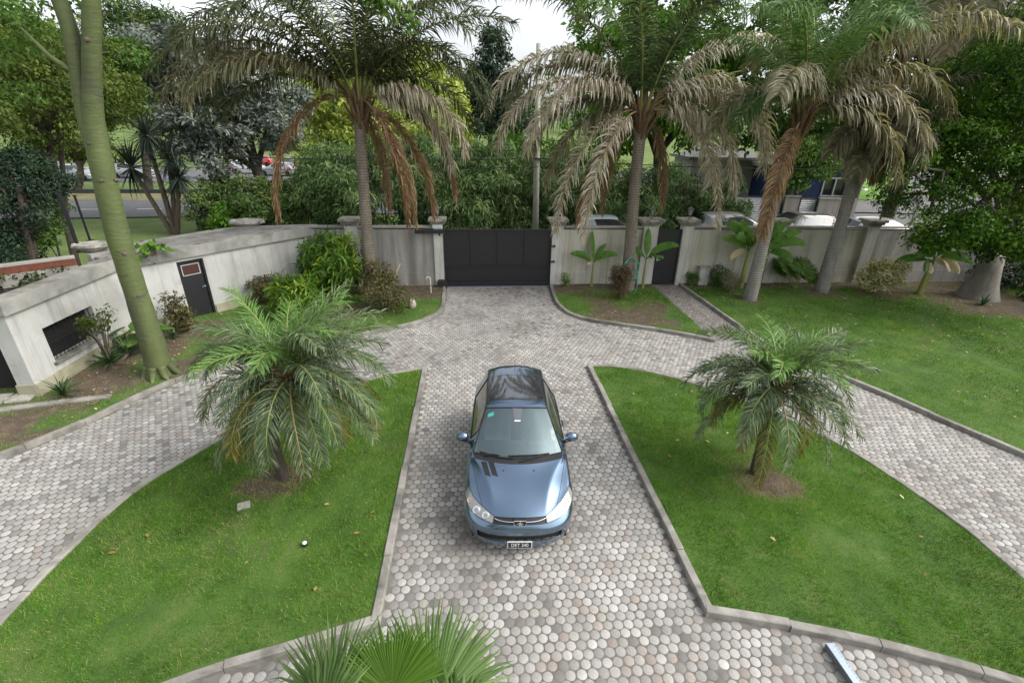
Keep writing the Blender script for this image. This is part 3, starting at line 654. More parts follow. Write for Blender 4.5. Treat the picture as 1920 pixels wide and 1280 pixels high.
# ------------------------------------------------------------------ tall palms by the wall
def queen(name, label, pts, rads, bk, spec, seed, lm=1.0, cat='palm', leaf=.78, n=125):
    base = Vector(pts[0]); o = root(name, base); tag(o, label, cat)
    rel = [Vector(p)-base for p in pts]; rel[0].z -= .15
    trunk(o, rel, rads, bk, n=14, wob=.02)
    top = rel[-1]; r = random.Random(seed); mb = MB(); rt_ = rads[-1]
    for i in range(22):
        a = i*2.4; z = top.z-.55+i*.035; k = 1.15+.5*(i % 3)/3
        mb.tube([(top.x+math.cos(a)*rt_*.6, top.y+math.sin(a)*rt_*.6, z-.25), (top.x+math.cos(a)*rt_*k*1.15, top.y+math.sin(a)*rt_*k*1.15, z+.1), (top.x+math.cos(a)*rt_*k*1.9, top.y+math.sin(a)*rt_*k*1.9, z+.5)], [.07, .055, .03], 6)
    mb.tube([(top.x, top.y, top.z-.4), (top.x, top.y, top.z+.35), (top.x+.05, top.y, top.z+.9)], [rt_*1.15, rt_*.9, .05], 9)
    mb.build('leaf_base', M['fibre'], o)
    for i, s in enumerate(spec):
        mat, az, e0, e1, l, pw = s[:6]; l *= lm if pw > .55 else 1; kw = s[6] if len(s) > 6 else {}
        z0 = kw.pop('z', 0.15 if e0 > 20 else -.1) if kw else (0.15 if e0 > 20 else -.1)
        d = dict(n=n, leaf=leaf, wid=.042, droop=1.25, plume=.4, r0=.032, seed=seed*50+i, swp=.4, base_rnd=.3+.35*r.random()); d.update(kw)
        if mat in ('dead', 'khaki') and 'leaf' not in kw: d.update(leaf=leaf*1.15, droop=1.9, plume=.3, swp=.3, wid=.056)
        rm = {'dead': 'rachis_y', 'deadbrown': 'rachis_b', 'khaki': 'rachis_b'}.get(mat, 'rachis_g')
        a_ = math.radians(az)
        add_frond(o, M[mat], M[rm], (top.x+math.cos(a_)*rt_*.8, top.y+math.sin(a_)*rt_*.8, top.z+z0), az, e0, e1, l, pw=pw, **d)
    return o
H = dict(fold=.7, leaf=.62, droop=2.6, plume=.25)      # collapsed, hanging
def up_set(mat, k, seed, L=4.2, lo=35, hi=82, spread=(0, 360)):
    L *= 1.25; lo += 12; hi = min(88, hi+4)
    r = random.Random(seed); out = []
    for i in range(k):
        e = r.uniform(lo, hi); out.append((mat, spread[0]+(spread[1]-spread[0])*((i*.618) % 1)+r.uniform(-8, 8), e, e-r.uniform(60, 105), L*r.uniform(.85, 1.1), 1.4, {}))
    return out
queen('queen_palm', 'tall palm left of the black gate with dark green fronds and brown hanging ones', [(-3.85, 17.15, .05), (-3.74, 17.2, 2.4), (-3.66, 17.25, 4.7), (-3.58, 17.3, 6.3)], [.26, .2, .19, .18], M['bark_q'],
  [('khaki', 178, 52, -62, 7.0, 1.15), ('queen', 192, 58, -58, 6.6, 1.2), ('khaki', 184, 46, -56, 5.8, 1.2), ('queen', 168, 44, -60, 6.2, 1.1), ('khaki', 204, 44, -58, 5.2, 1.2), ('queen', 170, 36, -56, 5.2, 1.1), ('queen', 214, 64, -50, 5.6, 1.2), ('queen', 182, 66, -50, 6.4, 1.3),
   ('queen', 4, 60, -78, 5.2, 1.1), ('queen', -14, 66, -72, 5.4, 1.1), ('queen', 22, 52, -80, 4.8, 1.0), ('queen', 40, 72, -50, 5.0, 1.2), ('queen', -30, 76, -50, 5.4, 1.3),
   ('dead', -6, 46, -84, 4.4, .85), ('dead', 6, 34, -86, 4.0, .7), ('deadbrown', -10, 20, -89, 4.2, .42, dict(H)), ('deadbrown', 192, 62, -89, 5.2, .34, dict(H)), ('deadbrown', 318, 22, -89, 4.3, .3, dict(H)), ('deadbrown', 340, 15, -89, 4.0, .28, dict(H)), ('deadbrown', 70, 5, -89, 3.6, .25, dict(H)), ('deadbrown', 10, 40, -89, 4.8, .5, dict(H))]
  + up_set('queen', 12, 3, 4.6), 21)
queen('queen_palm', 'tall palm right of the black gate with many dry grey fronds', [(5.95, 17.35, .05), (5.88, 17.38, 1.6), (5.79, 17.4, 3.9), (5.76, 17.42, 6.15)], [.28, .22, .2, .2], M['bark_q'],
  [('dead', 174, 66, -72, 6.6, 1.05), ('dead', 184, 48, -74, 6.0, 1.0), ('dead', 196, 50, -80, 5.2, .95), ('khaki', 178, 22, -86, 4.4, .75), ('khaki', 165, 38, -80, 4.8, .9), ('dead', 196, 30, -88, 5.3, .42, dict(leaf=.7, droop=1.6, fold=.2)), ('dead', 216, 22, -88, 5.0, .36, dict(leaf=.65, droop=1.6, fold=.25)), ('deadbrown', 186, 10, -88, 4.2, .34, dict(H)), ('deadbrown', 120, 5, -89, 3.6, .28, dict(H)),
   ('dead', 338, 42, -88, 5.2, .40, dict(fold=.05, leaf=.6, droop=.7)), ('dead', 2, 58, -88, 6.4, .95), ('dead', -14, 50, -88, 5.6, .9), ('dead', 345, 36, -88, 4.8, .7), ('dead', 6, 62, -38, 6.8, 1.15), ('khaki', 22, 54, -80, 5.6, .95), ('dead', 12, 34, -88, 4.6, .7), ('deadbrown', 30, 10, -89, 3.6, .35, dict(H)), ('khaki', 160, 60, -60, 5.6, 1.1)]
  + up_set('queen', 5, 5, 4.6, 55, 84) + up_set('queeng', 5, 15, 4.6, 60, 84), 22)
queen('queen_palm', 'leaning palm with a brown frond hanging along its ringed trunk', [(10.2, 16.03, .05), (10.22, 16.03, 1.8), (10.26, 16.03, 3.6), (10.34, 16.02, 5.0), (10.52, 16.0, 6.2)], [.25, .2, .17, .165, .16], M['bark_g'],
  [('dead', 3, 54, -86, 5.3, 1.0), ('dead', -14, 46, -84, 4.9, .95), ('khaki', 335, 28, -82, 4.0, .8), ('khaki', 12, 38, -80, 4.4, .9), ('khaki', 348, 60, -70, 5.2, 1.1), ('deadbrown', 225, 0, -87, 3.9, .3, dict(fold=.4, leaf=.7, droop=1.6)),
   ('khaki', 182, 56, -74, 3.4, 1.0), ('queeng', 200, 50, -70, 3.3, 1.0)]
  + up_set('queeng', 11, 6, 4.4, 45, 84) + up_set('khaki', 4, 26, 4.0, 30, 60), 23)
queen('queen_palm', 'slanting grey palm trunk nearest the pale variegated shrub with drooping skirt', [(13.58, 16.86, .05), (13.6, 16.86, 2.5), (13.58, 16.86, 4.2), (13.66, 16.86, 5.5)], [.27, .21, .2, .19], M['bark_g'],
  [('khaki', 250, 45, -75, 2.0, 1), ('khaki', 290, 50, -80, 2.0, 1), ('dead', 330, 55, -80, 2.3, 1), ('khaki', 200, 45, -80, 2.0, 1), ('dead', 10, 58, -80, 2.4, 1), ('khaki', 230, 20, -80, 1.7, .8), ('khaki', 310, 20, -80, 1.7, .8), ('deadbrown', 270, 0, -88, 1.2, .4, dict(H)), ('deadbrown', 340, 0, -88, 1.2, .4, dict(H))]
  + up_set('khaki', 2, 18, 2.2, 25, 70) + up_set('queen', 4, 8, 2.6, 50, 80), 24, leaf=.7)
p5 = at(1705, 70, 27.5); queen('queen_palm', 'palm behind the wall with a shaggy brown boot below its crown', [(p5.x-.5, p5.y, 0), (p5.x-.4, p5.y, 3), (p5.x-.2, p5.y, 6), (p5.x, p5.y, p5.z)], [.3, .25, .24, .26], M['bark_d'],
  [('khaki', 190, 50, -70, 4.2, 1), ('queeng', 175, 38, -75, 4.4, 1), ('queeng', 205, 60, -60, 4.4, 1.1), ('khaki', 250, 45, -80, 3.6, .9), ('deadbrown', 230, 10, -88, 3, .4, dict(H)), ('deadbrown', 300, 10, -88, 3, .4, dict(H)), ('khaki', 340, 50, -70, 4, 1), ('queeng', 300, 60, -70, 4, 1)]
  + up_set('queeng', 12, 9, 4.2, 30, 80), 25, leaf=.75)
p6 = at(1828, -40, 22); queen('queen_palm', 'dark trunked palm at the right edge with long fronds hanging over the leafy tree', [(p6.x, p6.y+.4, 0), (p6.x, p6.y+.3, 4), (p6.x, p6.y+.1, 8), (p6.x, p6.y, p6.z)], [.32, .26, .25, .26], M['bark_d'],
  [('khaki', 215, 30, -84, 4.4, .7), ('khaki', 235, 38, -84, 4.6, .7), ('queeng', 190, 48, -78, 4.4, .9), ('khaki', 255, 30, -86, 4.2, .6), ('queeng', 275, 40, -84, 4.4, .7), ('queeng', 300, 44, -82, 4.4, .8), ('queeng', 200, 60, -70, 4.8, 1), ('dead', 225, 18, -88, 4.2, .5), ('queeng', 320, 40, -80, 4.5, .8), ('queeng', 180, 30, -85, 4.2, .7)]
  + up_set('queeng', 8, 10, 4.4, 30, 80)+up_set('khaki', 5, 30, 4.2, 20, 60), 26, leaf=.85, lm=1.3)

# ------------------------------------------------------------------ fan palm below the camera
fp = root('fan_palm', (-.78, 2.35, 0)); tag(fp, 'fan palm with pleated green leaves in the near foreground', 'fan palm')
trunk(fp, [(0, 0, -.1), (0, 0, .5), (0.02, .03, 1.05)], [.12, .10, .09], M['fibre'])
def fan(c, nrm, ax, rad, mat, seed, **k):
    c = Vector(c)-Vector((-.78, 2.35, 0))
    fanleaf(fp, M[mat], c, nrm, ax, rad, seed=seed, **k)
    MB().tube([(0.02, .03, 1.0), (c.x*.5, c.y*.4, (1.0+c.z)/2+.1), tuple(c)], [.018, .014, .010], 6).build('petiole', M['rachis_g'], fp)
C0 = at(735, 1300, 2.42); fan(C0, (0, -.75, .6), (0, .5, .85), .54, 'fanb', 1, span=150, n=44, droop=.05, split=.62, bw=.5)
C1 = at(622, 1330, 2.35); fan(C1, (-.25, -.5, .8), (-.35, .8, .5), .72, 'fan', 2, span=190, n=50, droop=.30, split=.5)
C2 = at(812, 1325, 2.4); fan(C2, (.25, -.55, .8), (.30, .8, .6), .78, 'fan', 3, span=140, n=44, droop=.22, split=.6)
C3 = at(600, 1360, 2.1); fan(C3, (-.4, -.3, .85), (-.8, .5, .3), .55, 'fan', 4, span=200, n=36, droop=.4)
C4 = at(860, 1380, 2.2); fan(C4, (.4, -.3, .85), (.9, .4, .25), .55, 'fan', 5, span=190, n=34, droop=.4)
for i, a in enumerate((200, 250, 300, 340)): fan((-.78+.45*math.cos(R(a)), 2.35+.4*math.sin(R(a)), 1.15-.1*i), (.4*math.cos(R(a)), .4*math.sin(R(a)), .9), (math.cos(R(a)), math.sin(R(a)), .1), .5, 'fan', 9+i, span=260, n=36, droop=.35)

# ------------------------------------------------------------------ big green trunk
bt = root('green_barked_tree', (-7.77, 11.06, .05)); tag(bt, 'forked tree with a thick smooth green trunk beside the left drive', 'tree')
S = Vector((-7.77, 11.06, .05)); rel = lambda *p: tuple(Vector(p)-S)
mb = MB()
P = spline([rel(-7.80, 11.06, -.1)+(.47,), rel(-7.78, 11.06, .2)+(.36,), rel(-7.71, 11.05, .9)+(.305,), rel(-7.66, 11.05, 2.29)+(.275,), rel(-7.62, 11.04, 3.6)+(.26,), rel(-7.52, 11.03, 4.9)+(.25,), rel(-7.42, 11.03, 5.8)+(.215,), rel(-7.12, 11.0, 6.9)+(.18,), rel(-6.80, 10.98, 7.9)+(.165,), rel(-6.3, 10.9, 9.6)+(.12,), rel(-5.4, 10.6, 11.5)+(.05,)], 6)
for q_ in P: q_[0] -= .10*math.sin(min(math.pi, max(0, q_[2]/7*math.pi)))
mb.tube([p[:3] for p in P], [p[3]*.84*(1+.025*math.sin(i*1.7)+.02*math.sin(i*.6)) for i, p in enumerate(P)], 20)
P2 = spline([rel(-7.53, 11.05, 4.8)+(.18,), rel(-7.58, 11.06, 5.6)+(.185,), rel(-7.50, 11.06, 6.6)+(.165,), rel(-7.45, 11.08, 7.7)+(.15,), rel(-7.9, 11.2, 9.6)+(.11,), rel(-8.6, 11.5, 11.4)+(.05,)], 5)
for q_ in P2: q_[0] -= .10*math.sin(min(math.pi, max(0, q_[2]/7*math.pi)))
mb.tube([p[:3] for p in P2], [p[3]*.86 for p in P2], 14)
mb.tube([rel(-7.55, 11.0, 6.6), rel(-7.85, 10.95, 6.85), rel(-8.15, 10.9, 7.3)], [.07, .045, .015], 7)
mb.build('trunk', M['bark_green'], bt, smooth=True)
kn = MB()
for (px, py, ds) in ((218, 338, 0), (233, 476, 0), (163, 75, 0)):
    q = at(px, py, 10.04)
    kn.ell(tuple(Vector(q)-S), (.055, .05, .05), 9, 6, .25)
kn.build('knot', M['bark_b'], bt)
sc = MB(); rs = random.Random(8)
for z, a0, a1, rr_ in ((2.62, 250, 300, .275), (3.15, 268, 322, .262), (1.5, 225, 262, .287), (4.6, 270, 305, .235), (5.3, 240, 275, .21), (2.1, 300, 345, .28)):
    k_ = min(range(len(P)), key=lambda i: abs(P[i][2]-z)); c_ = P[k_]; pts = [];
    for i in range(12):
        a = R(a0+(a1-a0)*i/11); q_ = c_[3]*.84-.012+rs.uniform(-.004, .004); pts.append((c_[0]+q_*math.cos(a), c_[1]+q_*math.sin(a), z+.012*math.sin(i*1.3)+rs.uniform(-.006, .006)))
    sc.tube(pts, [.004]+[rs.uniform(.012, .028) for _ in range(10)]+[.004], 6)
sc.build('bark_scar', M['bark_b'], bt, smooth=True)
rb_ = MB()
for i in range(7):
    a = R(i*52+rs.uniform(-12, 12)); l_ = rs.uniform(.40, .56); rb_.tube(spline([(.02+.24*math.cos(a), .24*math.sin(a), .30), (.02+.34*math.cos(a), .34*math.sin(a), .09), (.02+l_*math.cos(a+.15), l_*math.sin(a+.15), -.03)], 4), [.11, .10, .09, .08, .07, .06, .05, .04, .03], 8)
rb_.build('root_flare', M['bark_green'], bt, smooth=True)
def dmat_leaf(blobs, n, size, seed, **k):
    crown(bt, M['midgreen'], [(*(Vector(b[0])-S), *b[1:]) for b in blobs], n, size, seed=seed, **k)
dmat_leaf([(at(30, 60, 11), .7, .8, .45), (at(120, 25, 10.6), .35, .5, .22), (at(135, 55, 10.2), .18, .2, .1), (at(40, 150, 12), .8, .8, .4), (at(60, -40, 11), 1.4, 1.4, .6), (at(220, -80, 11), 1.5, 1.5, .6), (at(-60, 60, 11), .9, 1, .7)], 2400, .11, 5, clump=.3, nclump=60)
dmat_leaf([(at(735, 12, 9.0), .28, .3, .10), (at(765, 38, 9.1), .17, .2, .08), (at(710, -10, 9), .3, .3, .12)], 420, .10, 6, clump=.13, nclump=24)
mb = MB(); mb.tube([rel(-6.2, 10.9, 9.6), rel(-4.2, 10.0, 9.9), tuple(Vector(at(715, -20, 9))-S), tuple(Vector(at(760, 35, 9.1))-S)], [.09, .05, .02, .006], 6); mb.build('branch', M['bark_green'], bt)

# ------------------------------------------------------------------ shrubs along the left wall and the beds
def G(px, py, z=.06):
    d = at(px, py, 1)-Vector((0, 0, CH)); t = (z-CH)/d.z; return (d.x*t, d.y*t, z)
bush('golden_cane_bush', 'large round bush of golden green strap leaves at the wall corner', (-5.0, 16.75, .06), [(0, 0, 1.45, .95, .85, .72), (.1, -.1, .95, .8, .7, .6)], M['golden'], 5200, .34, seed=41, aspect=.14, clump=.33, nclump=90, shell=.75, droop=.45, upb=.1)
bush('golden_cane_bush', 'smaller golden green strap leaved bush in front of the larger one', (-5.7, 14.9, .06), [(0, 0, .72, .66, .6, .48)], M['golden'], 2900, .28, seed=42, aspect=.15, clump=.28, nclump=60, shell=.75, droop=.45, upb=.1)
bush('bronze_shrub', 'loose bronze green shrub on the small lawn left of the gate', (-2.95, 15.35, .06), [(-.1, .1, .75, .75, .7, .6), (-.3, .5, 1.1, .6, .5, .5), (.3, -.2, .5, .5, .5, .4)], M['brownshrub'], 6500, .085, seed=43, aspect=.4, clump=.22, nclump=150, shell=.3)
bush('olive_shrub', 'low dull green shrub against the angled white wall', (-7.1, 16.2, .06), [(0, 0, .55, .55, .5, .42)], M['brownshrub'], 2400, .09, seed=44, aspect=.4, clump=.2, nclump=60)
bush('box_shrub', 'upright leafy shrub standing left of the black wall door', (-8.75, 13.75, .06), [(0, 0, .75, .34, .34, .42), (.1, 0, .4, .3, .3, .3)], M['brownshrub'], 2000, .085, seed=45, aspect=.5, clump=.16, nclump=50)
strap_plant('agave', 'small spiky green plant under the upright leafy shrub', (-8.7, 13.35, .06), M['agave'], 26, .42, .05, seed=3, cat='plant')
strap_plant('agave', 'spiky dark plant at the corner of the white building', (-9.35, 10.1, .06), M['agave'], 28, .55, .055, seed=4, cat='plant')
strap_plant('agave', 'dark spiky clump below the barred window', (-9.25, 11.55, .06), M['agave'], 34, .6, .055, seed=5, cat='plant', heads=[(0, 0, .05), (.15, .45, .1), (-.1, .8, .1)])
bush('rose_bush', 'thin flowering bush in front of the barred window', (-9.35, 11.7, .06), [(0, 0, 1.1, .3, .5, .35), (0, -.3, 1.25, .22, .25, .25), (.05, .3, 1.2, .2, .25, .25)], M['olive'], 420, .085, seed=46, aspect=.6, clump=.12, nclump=40, shell=.2)
o = root('elephant_ear', (-9.1, 12.6, .06)); tag(o, 'broad leaved plant between the barred window and the green trunk', 'plant')
mb = MB(); rr = random.Random(4)
lf = []
for i in range(15):
    a = rr.uniform(0, 6.28); h_ = rr.uniform(.35, 1.0); q = (math.cos(a)*rr.uniform(.2, .55), math.sin(a)*rr.uniform(.2, .55), h_)
    mb.tube([(0, 0, 0), (q[0]*.4, q[1]*.4, h_*.7), q], [.02, .014, .008], 5); lf.append((q, a))
mb.build('stem', M['rachis_g'], o)
for q, a in lf:
    s_ = rr.uniform(.18, .28); d = Vector((math.cos(a), math.sin(a), -.45)).normalized(); sd_ = Vector((-math.sin(a), math.cos(a), 0)); qv = Vector(q)
    V = []; 
    for t, w_ in ((-.35, .5), (0, .85), (.4, .75), (.8, .4), (1.15, .02)): V += [qv+d*t*s_*1.3-sd_*w_*s_-Vector((0, 0, .25*w_*s_)), qv+d*t*s_*1.3, qv+d*t*s_*1.3+sd_*w_*s_-Vector((0, 0, .25*w_*s_))]
    Q = [[i*3+k, i*3+k+1, i*3+4+k, i*3+3+k] for i in range(4) for k in (0, 1)]
    npmesh('leaf', [tuple(v) for v in V], np.array(Q), M['midgreen'], o, face_attr=[min(1, max(0, rr.gauss(.55, .2)))]*8, smooth=True)
bush('twiggy_shrub', 'dry twiggy brown shrub at the foot of the palm right of the gate', (5.25, 16.2, .06), [(0, 0, .6, .42, .4, .55), (0, 0, .95, .4, .35, .35)], M['twig'], 3800, .07, seed=47, aspect=.3, clump=.16, nclump=110, shell=.2, stem=M['bark_d'])
banana('banana_plant', 'young banana plant by the wall between gate post and palm', (4.62, 17.75, .06), [(100, 78, 20, 1.1, .22, .55), (185, 35, 60, .95, .22, .3), (330, 45, 80, .95, .24, .55), (20, 60, 40, .8, .2, .5), (230, 20, 60, .5, .12, 2)], 3, 1.0, r0=.045, k=1.15)
banana('banana_plant', 'banana plant whose long leaf leans across the narrow black door', (6.62, 17.55, .06), [(80, 72, 25, 1.05, .24, .6), (-35, 48, 75, 1.25, .26, .5), (165, 40, 60, .9, .22, .35), (300, 35, 80, .8, .22, .5)], 4, 1.2, r0=.05, k=1.15)
banana('banana_plant', 'tall banana clump behind the leaning ringed palm', (10.6, 17.45, .06), [(170, 62, 75, 1.5, .34, .6), (190, 40, 75, 1.4, .32, .75), (215, 55, 95, 1.4, .34, .55), (10, 58, 95, 1.5, .36, .6), (-30, 45, 95, 1.4, .34, .6, 1), (40, 70, 60, 1.3, .32, .4, 1), (240, 25, 90, 1.1, .3, .7, 1), (300, 20, 100, 1.1, .3, .5, 1), (350, 10, 90, .9, .24, 2, 1), (200, 5, 80, .9, .24, 2), (270, 60, 80, 1.3, .3, .55), (150, 70, 70, 1.4, .32, .7), (205, 68, 60, 1.5, .34, .6), (230, 50, 80, 1.2, .32, .5, 1), (330, 62, 80, 1.4, .34, .65, 1), (0, 74, 50, 1.3, .3, .5, 1)], 5, 1.5, stems=((0, 0), (.55, -.25)), r0=.08, k=1.08)
banana('banana_plant', 'banana clump with yellowed lower leaves under the leafy tree', (17.6, 16.6, .06), [(175, 50, 80, 1.5, .36, .45), (150, 62, 60, 1.5, .36, .35), (200, 30, 85, 1.4, .36, .55), (20, 50, 80, 1.5, .36, .45), (300, 55, 95, 1.4, .36, .5), (240, 45, 90, 1.4, .36, .6), (260, 10, 90, 1.0, .26, 2), (290, 5, 95, 1.0, .26, 2), (340, 20, 90, 1.3, .34, .5), (220, 0, 60, 1.1, .3, .4, 1), (165, 5, 60, 1.2, .28, .5, 1), (185, 66, 60, 1.5, .36, .5), (350, 64, 70, 1.5, .36, .5), (275, 66, 80, 1.3, .34, .45), (230, -10, 50, .9, .26, 2, 1), (310, 0, 70, .9, .26, 2, 1)], 6, 1.4, stems=((0, 0), (-.3, -.2)), r0=.08, k=1.08)
strap_plant('agave', 'small dark plant at the foot of the flared pale trunk', (18.6, 15.1, .06), M['agave'], 30, .5, .06, seed=8, cat='plant')
o = root('dwarf_fan_palm', (12.75, 17.3, .06)); tag(o, 'dark green dwarf fan palm against the wall behind the slanting trunk', 'fan palm')
for i in range(15):
    a = i*137.5; e = 34+50*((i*.37) % 1); d = Vector((math.cos(R(a))*math.cos(R(e)), math.sin(R(a))*math.cos(R(e)), math.sin(R(e)))); l = .55+.35*((i*.71) % 1)
    c = d*l+Vector((0, 0, .15)); MB().tube([(0, 0, 0), tuple(c*.5), tuple(c)], [.014, .012, .008], 5).build('petiole', M['rachis_g'], o)
    fanleaf(o, M['midgreen'], c, (-d.x*.5, -d.y*.5-.5, .7), (d.x, d.y, d.z), .52, n=22, span=240, droop=.12, seed=60+i, seg=4)
bush('variegated_shrub', 'pale cream and green variegated shrub on the right lawn edge', (15.75, 16.75, .06), [(0, 0, .75, .85, .75, .45), (.35, .1, 1.0, .6, .5, .3), (-.3, -.1, .55, .6, .5, .35)], M['varieg'], 4200, .12, seed=48, aspect=.4, clump=.2, nclump=110, shell=.5)
bush('low_shrub', 'little green bush beside the narrow black door', (8.75, 17.8, .06), [(0, 0, .3, .22, .22, .28)], M['midgreen'], 700, .07, seed=49, aspect=.35, clump=.12, nclump=24)
bush('low_shrub', 'dark green bush right of the low stone meter post', (9.75, 17.7, .06), [(0, 0, .45, .45, .32, .4)], M['hedge'], 1600, .08, seed=50, aspect=.35, clump=.16, nclump=40)
bush('low_shrub', 'dry grey twiggy bush at the foot of the leaning ringed palm', (9.9, 16.9, .06), [(0, 0, .45, .45, .4, .42)], M['khaki'], 1500, .07, seed=51, aspect=.25, clump=.16, nclump=50, shell=.2)
bush('low_shrub', 'yellow green seedling at the foot of the right gate pillar', (3.55, 17.75, .06), [(0, 0, .3, .2, .18, .25)], M['bright'], 260, .08, seed=52, aspect=.4, clump=.12, nclump=14)
# vine leaves leaning on the parapet beside the green trunk
bush('climbing_plant', 'bright leafed climber rising over the parapet beside the green trunk', (-9.2, 14.3, 2.33), [(0, 0, .16, .17, .17, .12), (-.1, -.12, -.05, .1, .1, .14)], M['bright'], 40, .24, seed=53, aspect=.6, clump=.12, nclump=8, cat='climber')
# big dark leafy tree on the right
tb = (19.4, 16.1, 0)
bl = [(at(1760, 250, 17.3), 1.5, 1.5, 1.2), (at(1850, 300, 17), 1.7, 1.6, 1.3), (at(1730, 330, 16.8), 1.2, 1.2, .9), (at(1830, 400, 16), 1.6, 1.4, 1.0), (at(1900, 440, 15.5), 1.5, 1.4, 1.0), (at(1760, 430, 16.3), 1.0, 1.0, .7), (at(1900, 230, 17.5), 1.8, 1.7, 1.5), (at(1960, 350, 16), 1.8, 1.6, 1.5), (at(1720, 290, 18.5), 1.3, 1.2, .8), (at(1800, 180, 19), 1.8, 1.6, 1.0), (at(1990, 480, 15), 1.5, 1.4, 1.1), (at(1690, 370, 18), .8, .8, .5), (at(1950, 120, 17), 2.4, 2.2, 1.6), (at(2080, 300, 15.5), 2.4, 2.2, 1.8), (at(2050, 60, 17), 2.6, 2.4, 1.6)]  # last three crown clumps, centred out of view, added to block light
bl = [(*c, *r_) for c, *r_ in bl]
o = tree('leafy_tree', 'large dense dark tree with a pale flared trunk at the right lawn end', 'tree', tb, (19.6, 16.4, 3.4), bl, .30, M['bark_pale'], M['glossy'], 70000, .12, seed=61, aspect=.5, clump=.42, nclump=560, shell=.6, lim=dict(n=14))
mb = MB(); mb.lathe([(.78, -.1), (.66, .15), (.50, .6), (.40, 1.1), (.31, 1.7)], (-.02, -.05, 0), 18); mb.build('trunk_flare', M['bark_pale'], o, smooth=True)
bush('dark_hedge', 'dark ivy clad hedge closing the right side of the garden', (22.2, 15.4, .0), [(0, 0, 1.2, 1.6, 2.4, 1.3), (0, -2.6, 1.1, 1.5, 2.2, 1.2), (-.2, 2, 1.4, 1.6, 1.8, 1.5), (1, -5, 1.2, 1.6, 2.2, 1.4)], M['conifer'], 15000, .13, seed=62, aspect=.55, clump=.4, nclump=260, shell=.75, cat='hedge')
# ------------------------------------------------------------------ front wall, pillars, gates
YW = 18.14
def wallpiece(label, x0, x1, mat, zt=2.28, thick=.2):
    o = root('boundary_wall', ((x0+x1)/2, YW+thick/2, 0)); tag(o, label, 'wall'); w_ = x1-x0
    MB().box((0, 0, zt/2-.1), (w_, thick, zt+.1)).build('panel', mat, o)
    MB().box((0, -.012, .26), (w_-.004, thick+.014, .62)).build('plinth', M['wall_grey'] if mat is M['wall_grey'] else M['wall_warm'], o)
    MB().box((0, 0, zt+.035), (w_, thick+.07, .066)).build('coping', M['concrete'], o, bevel=.012)
    MB().box((0, -thick/2-.031, .03), (w_-.01, .05, .10)).build('footing', M['concrete'], o)
    return o
wallpiece('grey stained boundary wall between the white annex and the black gate', -6.02, -1.52, M['wall_grey'])
wallpiece('warm grey boundary wall between the gate and the narrow door', 3.43, 6.55, M['wall_warm'])
wallpiece('stained boundary wall right of the narrow door up to the first plain pillar', 8.58, 11.84, M['wall_warm'])
wallpiece('stained boundary wall behind the slanting palm trunk', 12.34, 15.78, M['wall_warm'])
wallpiece('boundary wall disappearing behind the leafy tree', 16.28, 24.5, M['wall_grey'])
def pillar(label, x, w_=.40, zt=2.42, capw=.74, d=.36, joints=True, low=False):
    o = root('wall_pillar', (x, YW+.1, 0)); tag(o, label, 'pillar', 'rendered pillars of the boundary wall')
    z = -.05; hs_ = [.55, .47, .47, .47, zt-1.91]
    mb = MB()
    for h in hs_: mb.box((0, -.02, z+h/2-.006), (w_, d, h-.012)); mb.box((0, -.02, z+h-.006), (w_-.02, d-.02, .0125)); z += h
    mb.build('shaft', M['pillar'], o)
    cz = zt-.06
    MB().box((0, -.02, cz+.05), (w_+.06, d+.06, .07)).box((0, -.02, cz+.135), (w_+.18, d+.18, .1), taper=1.0).build('cap_moulding', M['cap'], o, bevel=.018)
    MB().box((0, -.02, cz+.235), (capw, d+.34, .1)).build('cap', M['cap'], o, bevel=.022)
    return o, cz+.285
def lamp(x, z, label):
    o = root('post_lantern', (x, YW+.08, z)); tag(o, label, 'lantern', 'black lanterns on the wall pillars')
    MB().lathe([(.075, 0), (.07, .02), (.025, .04), (.022, .10), (.05, .12), (.035, .135)], n=12).build('base', M['lantern'], o)
    MB().lathe([(.05, .135), (.085, .34), (.08, .345)], n=6).build('glass', M['lampglass'], o)
    mb = MB()
    for i in range(6):
        a = i*math.pi/3; mb.tube([(.052*math.cos(a), .052*math.sin(a), .13), (.09*math.cos(a), .09*math.sin(a), .345)], .008, 4)
    mb.build('cage', M['lantern'], o)
    MB().lathe([(.12, .335), (.125, .35), (.08, .40), (.03, .43), (.012, .44), (.018, .46), (.006, .49)], n=6).build('lid', M['lantern'], o)
M['lampglass'] = plain('lamp_glass', (.30, .31, .30), .15, coat=.5)
lam = ['lantern on the left pillar of the black gate', 'lantern on the right pillar of the black gate', 'lantern on the left pillar of the narrow door', 'lantern on the right pillar of the narrow door']
pil = [('pillar between the corner bush and the palm left of the gate', -4.5, .46, None), ('left pillar of the black gate bearing a white plaque', -1.33, .34, 0), ('right pillar of the black gate', 3.22, .42, 1), ('left pillar of the narrow black door', 6.86, .58, 2), ('right pillar of the narrow black door', 8.36, .42, 3),
       ('plain pillar behind the leaning ringed palm', 12.09, .48, None), ('plain pillar beside the pale variegated shrub', 16.03, .46, None)]
for lb, x, w_, li in pil:
    o, zt = pillar(lb, x, w_, capw=w_+.32)
    if li is not None: lamp(x+(.02 if li else .0), zt, lam[li])
pq = root('name_plaque', (-1.33, YW-.13, 2.41)); tag(pq, 'small white rectangular plaque under the cap of the left gate pillar', 'plaque')
MB().box((0, 0, 0), (.36, .03, .20)).build('plate', plain('plaque_white', (.62, .65, .68), .4), pq, bevel=.006)
